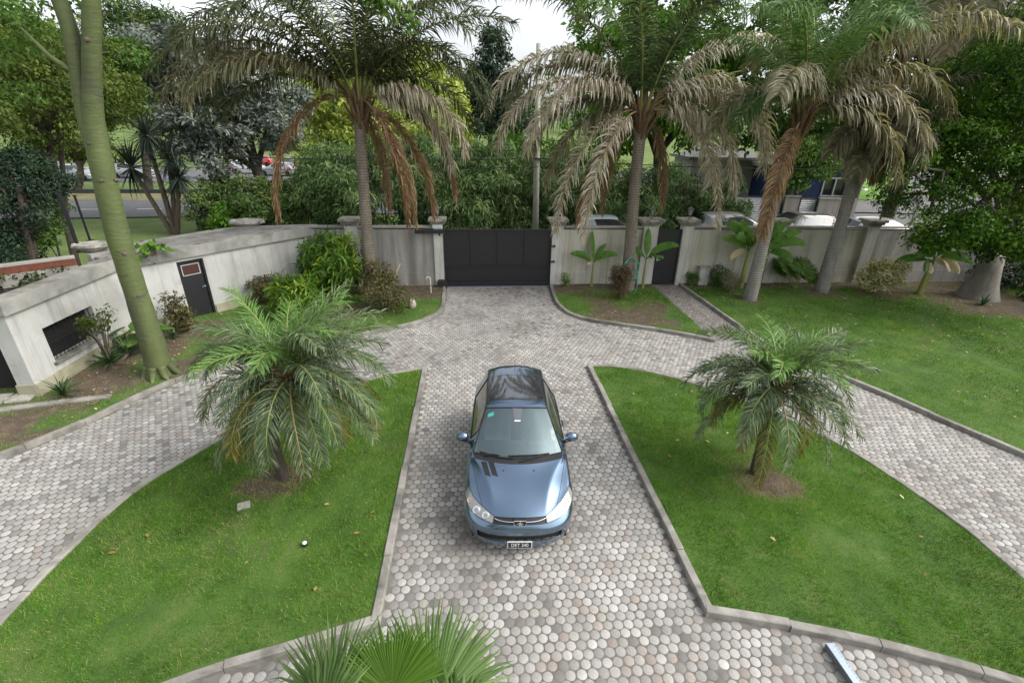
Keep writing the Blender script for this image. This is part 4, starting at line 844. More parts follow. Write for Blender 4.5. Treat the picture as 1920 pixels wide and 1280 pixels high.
# sliding gate
gx0, gx1 = -1.14, 3.0; gw = gx1-gx0; go = root('sliding_gate', ((gx0+gx1)/2, YW+.02, 0)); tag(go, 'wide black sheet steel sliding gate with four panels', 'gate')
MB().box((0, .03, 1.16), (gw-.02, .03, 2.08)).build('sheet', M['black'], go)
mb = MB()
for x in (-gw/2+.03, -gw/4, 0, gw/4, gw/2-.03): mb.box((x, 0, 1.48), (.055, .05, 1.42))
for z in (.165, .80, 2.21): mb.box((0, -.004, z), (gw, .06, .06))
for x in (-gw/2+.03, gw/2-.03): mb.box((x, .002, .48), (.055, .046, .56))
mb.build('frame', M['black'], go, bevel=.004)
MB().box((0, -.05, .10), (gw+.25, .10, .20)).build('bottom_beam', plain('gate_beam', (.012, .013, .017), .4), go, bevel=.008)
MB().box((gw/2-.35, -.11, .145), (.42, .016, .035)).build('rack', M['post'], go)
mo = root('gate_motor', (gx0-.10, YW-.19, 0)); tag(mo, 'black gate motor box at the foot of the left gate pillar', 'gate motor')
MB().box((0, 0, .14), (.36, .26, .28)).build('housing', M['post'], mo, bevel=.02); MB().box((0, 0, .30), (.30, .22, .05)).build('cover', M['post'], mo, bevel=.02)
gd_ = root('gate_guide', (-1.62, YW-.17, 2.19)); tag(gd_, 'black steel guide beam along the wall top left of the gate', 'gate guide')
MB().box((0, 0, 0), (1.1, .12, .14)).build('beam', M['black'], gd_, bevel=.006); MB().box((.35, .05, -.1), (.06, .03, .14)).build('bracket', M['post'], gd_)
for z, l in ((1.62, 'upper'), (1.02, 'lower')):
    st = root('gate_catch', (3.02, YW-.13, z)); tag(st, l + ' black catch on the right gate pillar', 'gate catch', 'catches on the right gate pillar'); MB().box((.04, 0, 0), (.14, .06, .05)).build('arm', M['post'], st); MB().box((.10, .02, 0), (.03, .07, .10)).build('plate', M['post'], st)
tag(MB().box((.93, YW-.10, .012), (4.1, .05, .03)).build('gate_track', M['steel']), 'pale steel track on the paving under the black gate', 'gate track')
pd = root('garden_door', (7.65, YW+.06, 0)); tag(pd, 'narrow black steel door in the boundary wall at the end of the path', 'door')
MB().box((0, 0, 1.13), (.97, .04, 2.2)).build('sheet', M['black'], pd)
mb = MB(); [mb.box((x, -.02, 1.13), (.05, .05, 2.22)) for x in (-.47, .47)]; [mb.box((0, -.02, z), (.885, .048, .05)) for z in (.06, .72, 2.2)]; mb.build('frame', M['black'], pd)
MB().box((-.36, -.05, 1.05), (.05, .03, .14)).tube([(-.36, -.06, 1.05), (-.36, -.11, 1.05), (-.25, -.11, 1.05)], .012, 6).build('handle', M['steel'], pd)
mp = root('meter_post', (9.22, YW-.18, 0)); tag(mp, 'low pale masonry meter post standing against the wall', 'meter post')
MB().box((0, 0, .36), (.40, .26, .78)).build('body', M['pillar'], mp, bevel=.012); MB().box((0, 0, .78), (.48, .34, .06)).build('cap', M['cap'], mp, bevel=.012)
tp = root('garden_tap', (-1.62, 17.15, .05)); tag(tp, 'white standpipe tap left of the gate', 'tap')
MB().tube(spline([(0, 0, -.1), (0, 0, .5), (-.02, 0, .60), (-.09, 0, .64), (-.14, 0, .60), (-.15, 0, .55)], 4), .022, 8).build('pipe', plain('white_pvc', (.55, .53, .46), .5), tp, smooth=True)
MB().lathe([(.022, .28), (.028, .30), (.028, .34), (.022, .36)], n=8).build('collar', M['concrete'], tp)
rk = root('rock', (-2.13, 15.55, .08)); tag(rk, 'pale rounded rock on the grass left of the gate', 'rock')
mb = MB().ell((0, 0, .13), (.14, .12, .2), 12, 8, .2); mb.build('stone_body', surf('pink_stone', (.30, .24, .21), (.42, .36, .32), 6), rk, smooth=True)
sk = root('wooden_stake', (-2.75, 16.0, .06)); tag(sk, 'pale wooden stick leaning out of the bronze shrub', 'stick')
MB().tube([(-.28, .3, .4), (.15, .75, 1.25)], [.022, .018], 7).build('pole', plain('pale_wood', (.40, .31, .20), .7), sk)
hz_ = root('garden_hose', (5.86, 17.05, 0)); tag(hz_, 'green hose coiled round the palm trunk right of the gate', 'hose')
mb = MB(); pts = []
for i in range(90):
    a = i*2*math.pi/22; q = 1+.05*math.sin(i*1.3); pts.append((.0+.36*math.sin(a)*q*(1 if i % 2 else .94), .0+.11*math.cos(a*.5+i), 1.02+.42*math.cos(a)*q-.10))
mb.tube(spline(pts, 2), .017, 6); mb.tube(spline([pts[-1], (.3, -.15, .4), (.15, -.25, .05), (-.2, -.4, .03)], 5), .017, 6)
mb.build('coil', plain('hose_green', (.03, .22, .16), .4), hz_, smooth=True)
tag(MB().box((*G(457, 947, .09)[:2], .085), (.19, .16, .04), .4).build('paving_slab', M['stone'], bevel=.008), 'small pale loose slab on the bare patch by the left feather palm', 'slab')
# light sprinkler ball on the left lawn, drain and slabs
sb = root('lawn_light', (-2.75, 5.15, .07)); sb.location = G(572, 1022, .08); tag(sb, 'small white and black garden light in the left lawn', 'garden light')
MB().lathe([(.03, -.03), (.032, .03), (.045, .035), (.045, .045)], n=10).build('body', M['post'], sb); MB().ell((0.0, 0, .055), (.035, .035, .022), 10, 6).build('cover', plain('white_cap', (.7, .7, .68), .4), sb, smooth=True)
dr = root('drain_channel', (4.27, 3.3, 0)); tag(dr, 'bluish steel drain channel crossing the paving at lower right', 'drain')
MB().box((0, -.35, .05), (.10, 1.05, .085)).build('channel', plain('dull_steel', (.16, .17, .18), .6, .4), dr)
mb = MB(); [mb.box((0, .15-.04*i, .098), (.085, .03, .008)) for i in range(25)]; mb.box((-.045, -.35, .0985), (.012, 1.05, .01)).box((.045, -.35, .0985), (.012, 1.05, .01)).box((0, -.35, .0945), (.07, 1.05, .004)); mb.build('grating', M['steel'], dr)
for i, lb in enumerate(('nearest the dark doorway edge', 'beside the corner of the white building')):
    tag(MB().box((-10.62+i*.50, 9.93+i*.06, .105), (.44, .42, .05), .15).build('stepping_slab', M['stone'], bevel=.01), 'pale square stepping slab ' + lb, 'slab', 'stepping slabs by the annex')
fl = leaves([(0, 0, 0, 1, 1, .01)], 10, .1)
r_ = np.random.default_rng(77); pts = []
for (x0, x1, y0, y1, n) in ((8.8, 18, 8, 17.6, 220), (3.2, 7.5, 4.2, 10.5, 22), (-5.5, -1.5, 4.5, 10, 16), (-9, -1.5, 12, 17.8, 70), (3.2, 7, 13.6, 17.8, 80), (14, 19, 12, 17, 160), (-9.6, -7.8, 9, 13.5, 60)):
    pts.append(np.stack([r_.uniform(x0, x1, n), r_.uniform(y0, y1, n)], 1))
pts = np.concatenate(pts); k = np.zeros(len(pts), bool)
for p in ALLP: k |= inpoly(pts[:, 0], pts[:, 1], p)
pts = pts[k]; n = len(pts); V = []; 
for (x, y) in pts:
    a = r_.uniform(0, 6.28); s_ = r_.uniform(.025, .06); d = np.array([math.cos(a), math.sin(a), r_.uniform(-.3, .3)]); e = np.array([-math.sin(a), math.cos(a), r_.uniform(-.3, .3)]); c = np.array([x, y, .11])
    V += [c-d*s_, c-e*s_*.45+[0, 0, .01], c+d*s_, c+e*s_*.45+[0, 0, .01]]
tag(npmesh('fallen_leaves', V, np.arange(4*n).reshape(-1, 4), M['litter'], face_attr=r_.random(n)), 'scattered dry yellow and brown leaves on the lawns', 'leaves', kind='stuff')

# ------------------------------------------------------------------ white annex on the left
an = root('garden_annex', (-9.85, 10.1, 0)); tag(an, 'low white rendered annex with a grey parapet, black door and barred window', 'annex')
A0 = Vector((-9.85, 10.1, 0))
class Loc:
    """boxes in a local frame: s along the wall, t outward (towards the garden), z up"""
    def __init__(q, p, d): q.p = Vector(p)-A0; q.d = Vector(d).normalized(); q.n = Vector((q.d.y, -q.d.x, 0)); q.rz = math.atan2(q.d.y, q.d.x)
    def box(q, mb, s0, s1, t0, t1, z0, z1):
        c = q.p+q.d*((s0+s1)/2)+q.n*((t0+t1)/2); mb.box((c.x, c.y, (z0+z1)/2), (s1-s0, t1-t0, z1-z0), q.rz); return mb
W1 = Loc((-9.85, 10.1, 0), (0, 1, 0)); W2 = Loc((-9.85, 13.7, 0), (3.78, 4.44, 0)); L2 = math.hypot(3.78, 4.44)
mb = MB(); zt = 2.0
for s0, s1, z0, z1 in ((.249, .70, -.1, zt), (.70, 2.25, -.1, .58), (.70, 2.25, 1.42, zt), (2.25, 3.65, -.1, zt)): W1.box(mb, s0, s1, -.25, 0, z0, z1)
for s0, s1, z0, z1 in ((-.02, 1.40, -.1, zt-.002), (1.40, 2.15, 1.90, zt-.002), (2.15, L2+.1, -.1, zt-.002)): W2.box(mb, s0, s1, -.25, .001, z0, z1)
mb.box((-.18, .125-.002, .95), (.36, .25, 2.1))       # short return facing the camera
mb.build('wall', M['white_wall'], an)
mb = MB(); W1.box(mb, -.02, 3.62, .0, .05, -.08, .36); W2.box(mb, .02, 1.38, .0, .045, -.08, .34); W2.box(mb, 2.17, L2-.1, .0, .045, -.08, .34); mb.box((-.18, -.012, .14), (.40, .05, .44)); mb.build('plinth', M['plinth'], an)
mb = MB(); W1.box(mb, -.06, 3.72, -.28, .09, 2.002, 2.33); W2.box(mb, -.02, L2+.2, -.28, .092, 1.998, 2.328); mb.box((-2.4, .02, 2.164), (4.62, .30, .325)); mb.build('parapet', M['parapet'], an, bevel=.015)
mb = MB(); W1.box(mb, -.05, 3.70, -.27, .08, 2.331, 2.345); W2.box(mb, .0, L2+.15, -.27, .08, 2.329, 2.343); mb.build('parapet_top', M['kerb'], an)
rf = [(-9.55, 14.3), (-6.2, 18.24), (-5.8, 18.42), (-8.48, 18.0), (-9.05, 17.4), (-10.3, 15.6), (-10.55, 13.9), (-10.0, 13.6)]
MB().prism([(x-A0.x, y-A0.y) for x, y in rf], 1.9, 2.29).build('roof', M['roofing'], an)
mb = MB(); bk = [(-5.85, 18.44), (-8.48, 18.02), (-9.05, 17.42), (-10.3, 15.62), (-10.7, 14.0)]
for (a, b_) in zip(bk[:-1], bk[1:]):
    d = Vector((b_[0]-a[0], b_[1]-a[1], 0)); c = ((a[0]+b_[0])/2-A0.x, (a[1]+b_[1])/2-A0.y, 2.2); mb.box(c, (d.length+.1, .14, .30), math.atan2(d.y, d.x))
mb.build('roof_kerb', M['parapet'], an)
MB().prism([(x-A0.x, y-A0.y) for x, y in [(-10.0, 10.35), (-10.0, 13.9), (-10.5, 14.6), (-12.2, 12.8), (-14.6, 12.0), (-14.6, 10.4)]], 1.5, 1.78).build('lower_roof', M['roofing'], an)
MB().box((-2.45, 1.5, .9), (4.1, 2.2, 2.0)).build('shade_block', M['dark'], an)  # solid black block painted in for the unlit inside
dk = MB(); W1.box(dk, .66, 2.3, -.30, -.24, .5, 1.5); dk.build('shade_panel', M['dark'], an)  # black panel stands in for the shade behind the bars
wb_ = MB()
for i in range(13): W1.box(wb_, .76+i*.12, .772+i*.12, -.10, -.088, .58, 1.42)
W1.box(wb_, .70, 2.25, -.105, -.09, .98, 1.0); wb_.build('window_bars', M['post'], an)
sl = MB(); W1.box(sl, .64, 2.31, -.2, .07, .53, .585); sl.build('window_sill', M['kerb'], an, bevel=.008)
ds = MB(); W2.box(ds, 1.40, 2.15, -.16, -.10, -.05, 1.90); dd = ds.build('door', M['black'], an)
fr = MB(); W2.box(fr, 1.40, 1.45, -.11, -.04, 0, 1.90); W2.box(fr, 2.10, 2.15, -.11, -.04, 0, 1.90); W2.box(fr, 1.45, 2.10, -.11, -.04, 1.85, 1.90); fr.build('door_frame', M['black'], dd)
gf = MB(); W2.box(gf, 1.52, 2.03, -.1, -.085, 1.42, 1.44); W2.box(gf, 1.52, 2.03, -.1, -.085, 1.74, 1.76); W2.box(gf, 1.52, 1.54, -.1, -.085, 1.44, 1.74); W2.box(gf, 2.01, 2.03, -.1, -.085, 1.44, 1.74); gf.build('grille_frame', plain('pale_trim', (.45, .44, .43), .5), dd)
gp = MB(); W2.box(gp, 1.54, 2.01, -.1, -.092, 1.44, 1.74); gp.build('grille_panel', surf('rust_mesh', (.035, .012, .008), (.06, .02, .014), 60, .8), dd)
hd = MB(); W2.box(hd, 2.03, 2.06, -.1, -.04, .98, 1.02); W2.box(hd, 1.95, 2.06, -.05, -.035, .985, 1.01); hd.build('handle', M['steel'], dd)
bw = root('brick_wall', (-11.2, 12.9, 0)); tag(bw, 'red brick wall edge with a grey coping behind the annex roof', 'wall')
for nm, z0, z1, th, mt_ in (('footing', 1.6, 2.24, .2, M['concrete']), ('brickwork', 2.24, 2.42, .22, M['brick']), ('coping', 2.42, 2.47, .26, M['concrete'])):
    mb = MB(); d = Vector((1.4, 1.15, 0)); mb.box((-1.2, -1.0, (z0+z1)/2), (4.6, th, z1-z0), math.atan2(d.y, d.x)); mb.build(nm, mt_, bw)
crown(tag(root('ivy', (-11.6, 12.3, 1.9)), 'dark ivy hanging down behind the annex parapet', 'ivy'), M['ivy'], [(0, -.2, .1, .9, .9, .32), (-1.2, -1.0, .1, 1, .9, .35), (.7, .5, .15, .6, .5, .25)], 3200, .09, name='foliage', seed=71, aspect=.8, clump=.22, nclump=70, shell=.5)
for lb, px, py, z, s_ in (('grey stone planter slab on the far corner of the annex roof', 463, 418, 2.42, .62), ('grey stone planter slab behind the green trunk on the roof', 171, 463, 2.46, .48)):
    q = G(px, py, z); sp_ = root('stone_planter', q); tag(sp_, lb, 'planter')
    mb = MB(); prof = [(.48, -.13), (.75, -.06), (1.0, .03), (.98, .09), (.85, .10), (.7, .07)]
    vs0 = len(mb.v); mb.lathe([(r0*s_, z_*1.1) for r0, z_ in prof], n=14)
    mb.v = [(v[0]*(1+.06*math.sin(i*2.1)), v[1]*.75*(1+.05*math.cos(i*1.7)), v[2]+.012*math.sin(i*3.3)) for i, v in enumerate(mb.v)]
    mb.build('bowl', M['stone'], sp_)
for i, (px, py, tx, ty, lb) in enumerate(((150, 473, 110, 360, 'thick black steel post rising from the annex roof edge'), (169, 451, 124, 367, 'thin black steel post behind the stone slab'), (214, 462, 175, 357, 'black steel post close to the green trunk'))):
    q = Vector(G(px, py, 2.3)); D_ = q.x*math.sin(PSI)+q.y*math.cos(PSI); e = at(tx, ty, D_)
    o = root('fence_post', q); tag(o, lb, 'post', 'black posts behind the annex'); MB().box((0, 0, (e.z-q.z)/2), (.07 if i != 1 else .045, .07 if i != 1 else .045, e.z-q.z)).build('upright', M['post'], o); MB().box((0, 0, .01), (.14, .14, .02)).build('foot_plate', M['post'], o); MB().box((0, 0, e.z-q.z+.01), (.09, .09, .02)).build('post_cap', M['post'], o)

# ------------------------------------------------------------------ beyond the wall: street side
po = at(1005, 425, 23.5); pt_ = at(1010, 82, 23.5)
o = root('utility_pole', (po.x, po.y, 0)); tag(o, 'tall slim concrete utility pole behind the black gate', 'utility pole')
MB().tube([(0, 0, -.2), ((pt_.x-po.x)*.5, 0, pt_.z*.5), (pt_.x-po.x, 0, pt_.z)], [.165, .135, .10], 10).build('pole', surf('pole_concrete', (.27, .26, .22), (.36, .35, .30), 3), o, smooth=True)
zc_ = at(1005, 297, 23.5).z
MB().box((0, -.16, zc_), (.9, .05, .05)).lathe([(.17, zc_-.03), (.17, zc_+.03)], n=10).build('bracket', M['post'], o)
def wire(label, pts, r_=.012):
    tag(MB().tube(spline(pts, 8), r_, 5).build('overhead_wire', M['post']), label, 'wire', 'overhead wires behind the wall')
x0, y0 = po.x, po.y
def sag(a, b_, s_): a, b_ = Vector(a), Vector(b_); return [a.lerp(b_, t)+Vector((0, 0, -4*s_*t*(1-t))) for t in (0, .25, .5, .75, 1)]
wire('thick bundled cable running left from the pole', sag((x0, y0-.15, zc_), (x0-26, y0+6, zc_+.1), .35), .022)
wire('lower thin cable running left from the pole', sag((x0, y0-.15, zc_-.35), (x0-26, y0+6, zc_-.75), .3), .014)
wire('thick bundled cable running right from the pole', sag((x0, y0-.15, zc_), (x0+26, y0-1, zc_+.2), .4), .022)
wire('thin upper cable running left across the silver tree', sag((x0, y0-.15, zc_+.35), (x0-26, y0+6, zc_+.6), .35), .010)
# road on the left with guard rail
def strip(name, pts, w_, z, mat, kind='structure'):
    P = [Vector((p[0], p[1], 0)) for p in pts]; V = []; Fc = []
    for i, p in enumerate(P):
        t = (P[min(i+1, len(P)-1)]-P[max(i-1, 0)]).normalized(); n_ = Vector((-t.y, t.x, 0))*w_/2; V += [(p.x+n_.x, p.y+n_.y, z), (p.x-n_.x, p.y-n_.y, z)]
    return tag(MB().add(V, [(i*2, i*2+1, i*2+3, i*2+2) for i in range(len(P)-1)]).build(name, mat), kind=kind)
rd = [(-70, 36.2), (-45, 36.4), (-26, 37.3), (-10, 39), (20, 41.5), (80, 44)]
strip('road', rd, 8.0, -.03, M['road'])
for i in range(26):
    x = -60+i*3.6; y = np.interp(x, [p[0] for p in rd], [p[1] for p in rd])-.6; yb = np.interp(x+1.6, [p[0] for p in rd], [p[1] for p in rd])-.6
    if -45 < x < -10: strip('road_marking', [(x, y), (x+1.6, yb)], .14, -.024, M['roadline'])
strip('road', [(-140, 58), (-40, 62), (60, 68), (140, 72)], 16, -.05, M['road']).name = 'car_park'
go_ = root('guard_rail', (-24, 41.6, 0)); tag(go_, 'long dark steel guard rail along the far side of the road', 'guard rail')
mb = MB(); mb.box((0, 0, .62), (60, .06, .30), .055); mb.build('rail', plain('rail_steel', (.05, .05, .052), .5, .4), go_)
for i in range(15): MB().box((-28+i*4, .12+(-28+i*4)*.055, .3), (.12, .12, .75), .055).build('post', M['bark_b'], go_)
strip('verge', [(-60, 42.6), (-26, 43.5), (10, 46)], 4.0, -.06, surf('dry_verge', (.12, .12, .05), (.18, .16, .07), 1.2))
# far embankment
mb = MB(); V = []; Fc = []
nx = 30
for i in range(nx+1):
    x = -160+i*12; b0 = 78+.05*x
    for (dy, z) in ((0, -.2), (14, 2.2), (40, 5.5), (90, 8)): V.append((x, b0+dy, z+.5*math.sin(i*1.1)))
for i in range(nx):
    for k in range(3): a = i*4+k; Fc.append((a, a+4, a+5, a+1))
tag(MB().add(V, Fc).build('hill', M['far_ground'], smooth=True), kind='structure')
# far tree line, one mass
rr = random.Random(12); fb = []
for i in range(46):
    x = -150+i*7+rr.uniform(-2, 2); y = 118+.05*x+rr.uniform(-8, 14); h = rr.uniform(4.5, 8.5) if x < -8 or x > 14 else rr.uniform(3.5, 5); fb.append((x, y, 5+h*.55, rr.uniform(4, 6.5), 4.5, h))
V, Q, RN = leaves(fb, 16000, 1.0, aspect=.6, clump=1.4, nclump=700, shell=.6, seed=14)
tag(npmesh('far_woods', V, Q, M['midgreen'], face_attr=RN), 'distant belt of green trees beyond the car park', 'trees', kind='stuff')
def T(px, py, D_): return tuple(at(px, py, D_))
def blob(px, py, D_, rx, rz, ry=None, w_=1): return (*T(px, py, D_), rx, ry or rx, rz, w_)
def gnd(px, py, D_): q = at(px, py, D_); return (q.x, q.y, -.1)
# the trees beyond the wall, each on its own
tree('silver_tree', 'silvery grey leaved tree with a dark leaning trunk left of the palm', 'tree', gnd(505, 330, 31), T(455, 250, 31), [blob(380, 130, 31, 2.4, 1.8), blob(310, 150, 32, 2.2, 1.7), blob(450, 150, 30.5, 2.2, 1.7), blob(400, 215, 30, 2.6, 1.6), blob(330, 235, 31, 2.2, 1.4), blob(470, 235, 30.5, 2.0, 1.5), blob(520, 240, 31, 1.5, 1.5), blob(300, 100, 33, 2.2, 1.6), blob(360, 280, 30, 1.9, 1.0), blob(420, 290, 30, 1.9, .9), blob(530, 180, 32, 1.4, 1.3), blob(430, 95, 32, 1.8, 1.3)],
     .48, M['bark_d'], M['silver'], 36000, .28, seed=81, aspect=.38, clump=.6, nclump=330, shell=.5)
tree('yellow_tree', 'bright yellow green tree behind the palm left of the gate', 'tree', gnd(700, 330, 44), T(700, 240, 44), [blob(600, 190, 44, 3.7, 2.9), blob(700, 160, 44, 3.9, 3.1), blob(780, 150, 44, 3.2, 2.6), blob(640, 260, 43, 3.7, 2.6), blob(740, 250, 43, 3.7, 2.6), blob(830, 215, 43, 2.8, 2.0), blob(570, 245, 44, 2.5, 2.4), blob(860, 240, 44, 1.7, 1.4), blob(760, 115, 45, 2.5, 1.7), blob(560, 170, 45, 2.3, 2.2), blob(690, 215, 42, 3.0, 2.4)],
     .4, M['bark_d'], M['yellow'], 36000, .34, seed=82, aspect=.5, clump=.75, nclump=420, shell=.6)
tree('dark_conifer', 'tall dark conifer standing against the pale sky', 'tree', gnd(920, 330, 54), T(920, 70, 54), [blob(918, 75, 54, 1.7, 1.5), blob(915, 110, 54, 2.4, 1.3), blob(905, 145, 54, 2.9, 1.2), blob(935, 150, 54, 2.6, 1.2), blob(895, 190, 54, 3.0, 1.2), blob(945, 195, 54, 3.0, 1.3), blob(900, 232, 54, 3.0, 1.2), blob(955, 235, 54, 2.8, 1.1), blob(925, 170, 54, 2.8, 1.2)],
     .42, M['bark_d'], M['conifer'], 15000, .42, seed=83, aspect=.35, clump=.75, nclump=240, shell=.5, lim=dict(kfork=.4))
tree('broadleaf_tree', 'bright green broadleaf tree behind the dry palm right of the gate', 'tree', gnd(1240, 330, 34), T(1235, 200, 34), [blob(1130, 40, 34, 2.6, 1.8), blob(1230, 40, 34, 2.6, 1.8), blob(1330, 60, 34, 2.6, 1.9), blob(1180, 110, 33, 2.4, 1.6), blob(1290, 140, 33, 2.6, 1.7), blob(1120, 190, 34, 2.0, 1.5), blob(1210, 200, 33, 2.4, 1.5), blob(1290, 230, 33, 2.4, 1.5), blob(1150, 250, 34, 2.0, 1.3), blob(1090, 95, 35, 1.5, 1.0), blob(1370, 130, 35, 2.4, 1.8), blob(1230, -40, 35, 3, 2)],
     .4, M['bark_d'], M['bright'], 24000, .30, seed=84, aspect=.5, clump=.65, nclump=300, shell=.6)
tree('broadleaf_tree', 'deep green tree filling the top behind the leaning palm', 'tree', gnd(1490, 350, 32), T(1500, 200, 32), [blob(1430, 40, 32, 2.5, 1.9), blob(1530, 30, 32, 2.6, 1.9), blob(1610, 80, 32, 2.4, 1.8), blob(1460, 140, 31, 2.4, 1.7), blob(1560, 170, 31, 2.4, 1.8), blob(1640, 190, 32, 2.0, 1.6), blob(1500, 240, 31, 2.2, 1.6), blob(1580, 270, 31, 1.9, 1.2), blob(1430, 230, 32, 2.0, 1.5), blob(1520, -50, 33, 3, 2), blob(1680, 10, 33, 2.6, 2)],
     .4, M['bark_d'], M['midgreen'], 23000, .30, seed=85, aspect=.5, clump=.65, nclump=300, shell=.6)
tree('broadleaf_tree', 'dark tree in the upper right corner behind the last palms', 'tree', gnd(1780, 330, 30), T(1790, 120, 30), [blob(1730, 60, 30, 2.4, 2.0), blob(1820, 80, 30, 2.6, 2.2), blob(1900, 60, 30, 2.6, 2.3), blob(1760, 170, 29, 2.4, 1.9), blob(1850, 190, 29, 2.5, 2.0), blob(1680, 140, 31, 2, 1.6), blob(1930, 170, 29, 2.4, 2), blob(1800, -40, 31, 3, 2)],
     .4, M['bark_d'], M['hedge'], 19000, .30, seed=86, aspect=.5, clump=.65, nclump=240, shell=.6)
tree('broadleaf_tree', 'small leafy tree growing in front of the blue house', 'tree', gnd(1500, 370, 26.5), T(1500, 330, 26.5), [blob(1490, 290, 26.5, 1.3, 1.1), blob(1540, 300, 27, 1.1, .8), blob(1470, 330, 26.5, 1.0, .8), blob(1510, 335, 26, .9, .7)], .13, M['bark_d'], M['midgreen'], 4200, .2, seed=87, aspect=.5, clump=.4, nclump=80)
tree('pine_tree', 'dark green pine top behind the forked trunk at upper left', 'tree', gnd(270, 330, 44), T(260, 90, 44), [blob(250, 45, 44, 3.0, 1.5), blob(300, 60, 44, 2.2, 1.3), blob(215, 30, 44, 2.2, 1.2), blob(270, 95, 44, 2.4, 1.0), blob(235, 130, 44, 2.6, 1.3)], .4, M['bark_d'], M['hedge'], 9000, .45, seed=88, aspect=.2, clump=.8, nclump=120, shell=.5)
tree('leafy_tree', 'yellow green tree with bare dark branches at the left edge', 'tree', gnd(105, 400, 19), T(90, 250, 19), [blob(40, 170, 19, 1.6, 1.0), blob(120, 150, 19.5, 1.6, 1.1), blob(60, 240, 18.5, 1.5, .7), blob(150, 215, 19, 1.3, .7), blob(210, 170, 20, 1.3, 1.0), blob(210, 230, 20, .9, .6), blob(-20, 220, 18, 1.6, 1.2), blob(10, 110, 20, 1.8, 1.0), blob(120, 90, 21, 1.8, .9), blob(30, 290, 18.5, 1.1, .35)],
     .17, M['bark_d'], M['olive'], 16000, .15, seed=89, aspect=.45, clump=.42, nclump=230, shell=.3, lim=dict(twigs=7, kfork=.35))
tree('leafy_tree', 'taller green tree behind the yellow green one at upper left', 'tree', gnd(60, 380, 27), T(60, 150, 27), [blob(50, 90, 27, 2.2, 1.5), blob(150, 130, 28, 2.0, 1.5), blob(0, 160, 26, 2.2, 1.4), blob(200, 190, 28, 1.8, 1.3), blob(110, 200, 27, 2.0, 1.2), blob(-10, 40, 27, 2.2, 1.2), blob(230, 110, 29, 1.6, 1.0)], .3, M['bark_d'], M['midgreen'], 19000, .24, seed=90, aspect=.45, clump=.55, nclump=170, shell=.4, lim=dict(twigs=5))
tree('dark_conifer', 'dark low conifer with several bare trunks at the left edge', 'tree', gnd(40, 470, 14.2), T(35, 350, 14.2), [blob(20, 330, 14.5, .75, .55), blob(-10, 440, 14.0, .8, .5), blob(40, 440, 14.2, .5, .4), blob(60, 370, 14.5, .6, .45), blob(10, 390, 14.2, .7, .5), blob(85, 415, 14.4, .4, .35), blob(-30, 350, 14.2, 1.0, .8), blob(45, 300, 14.8, .6, .4), blob(70, 330, 15, .7, .5), blob(20, 480, 13.8, .7, .35), blob(100, 350, 15.5, .6, .4)], .13, M['bark_b'], M['conifer'], 20000, .12, seed=91, aspect=.3, clump=.3, nclump=120, shell=.4, lim=dict(twigs=4, kfork=.2))
tree('leafy_tree', 'small light green sapling beside the dark conifer', 'tree', gnd(95, 470, 15.5), T(100, 430, 15.5), [blob(95, 430, 15.5, .5, .5), blob(110, 390, 15.8, .4, .35), blob(70, 450, 15.2, .4, .3)], .05, M['bark_d'], M['midgreen'], 1300, .11, seed=92, aspect=.5, clump=.2, nclump=40)
bq = gnd(130, 400, 33); tree('leafy_tree', 'slim roadside tree seen between the black posts', 'tree', gnd(152, 380, 43), T(150, 300, 43), [blob(150, 270, 43, 2.2, 1.2), blob(190, 290, 43, 1.8, .9), blob(110, 280, 43, 1.8, .8)], .35, M['bark_b'], M['olive'], 3600, .3, seed=93, aspect=.5, clump=.6, nclump=70, lim=dict(twigs=5))
yu = gnd(320, 405, 27); yt = at(275, 255, 27)
strap_plant('yucca', 'dark spiky headed yucca with leaning stems beside the road', yu, M['yucca'], 130, 1.6, .10, el=(-80, 85), bendk=25, seed=9, cat='yucca', heads=[(yt.x-yu[0], 0, yt.z+.1), (at(310, 300, 27).x-yu[0], .3, at(310, 300, 27).z+.1), (at(255, 310, 27.5).x-yu[0], .2, at(250, 315, 27).z+.1), (at(330, 335, 26.5).x-yu[0], -.3, at(330, 335, 26.5).z+.1)], trunk_r=.12)
o = root('leaning_stake', gnd(326, 410, 27.5)); tag(o, 'pale slanted wooden stake beside the yucca', 'stake'); q = at(300, 330, 27.5); MB().tube([(0, 0, -.1), (q.x-o.location.x, 0, q.z+.1)], [.07, .06], 7).build('shaft', M['bark_pale'], o)
for i, (px, D_, ty, lf_, lb) in enumerate(((880, 40, 275, 'midgreen', 'round green tree just left of the dark conifer'), (955, 37, 250, 'bright', 'light green tree left of the utility pole'), (1050, 39, 235, 'midgreen', 'green tree right of the utility pole'), (1130, 41, 280, 'olive', 'olive green tree behind the dry hanging fronds'))):
    q = at(px, ty+30, D_); tree('mid_tree', lb, 'tree', (q.x, q.y, -.1), (q.x, q.y, q.z-.8), [(q.x+dx, q.y+dy, q.z+dz, 1.7, 1.5, 1.2) for dx, dy, dz in ((0, 0, 0), (1.4, .2, -.9), (-1.4, -.2, -.8), (.3, -.6, -1.9), (-1.6, .3, -2.2), (1.7, 0, -2.3), (0, 0, -3.2))], .16, M['bark_d'], M[lf_], 8000, .26, seed=130+i, aspect=.45, clump=.5, nclump=140)
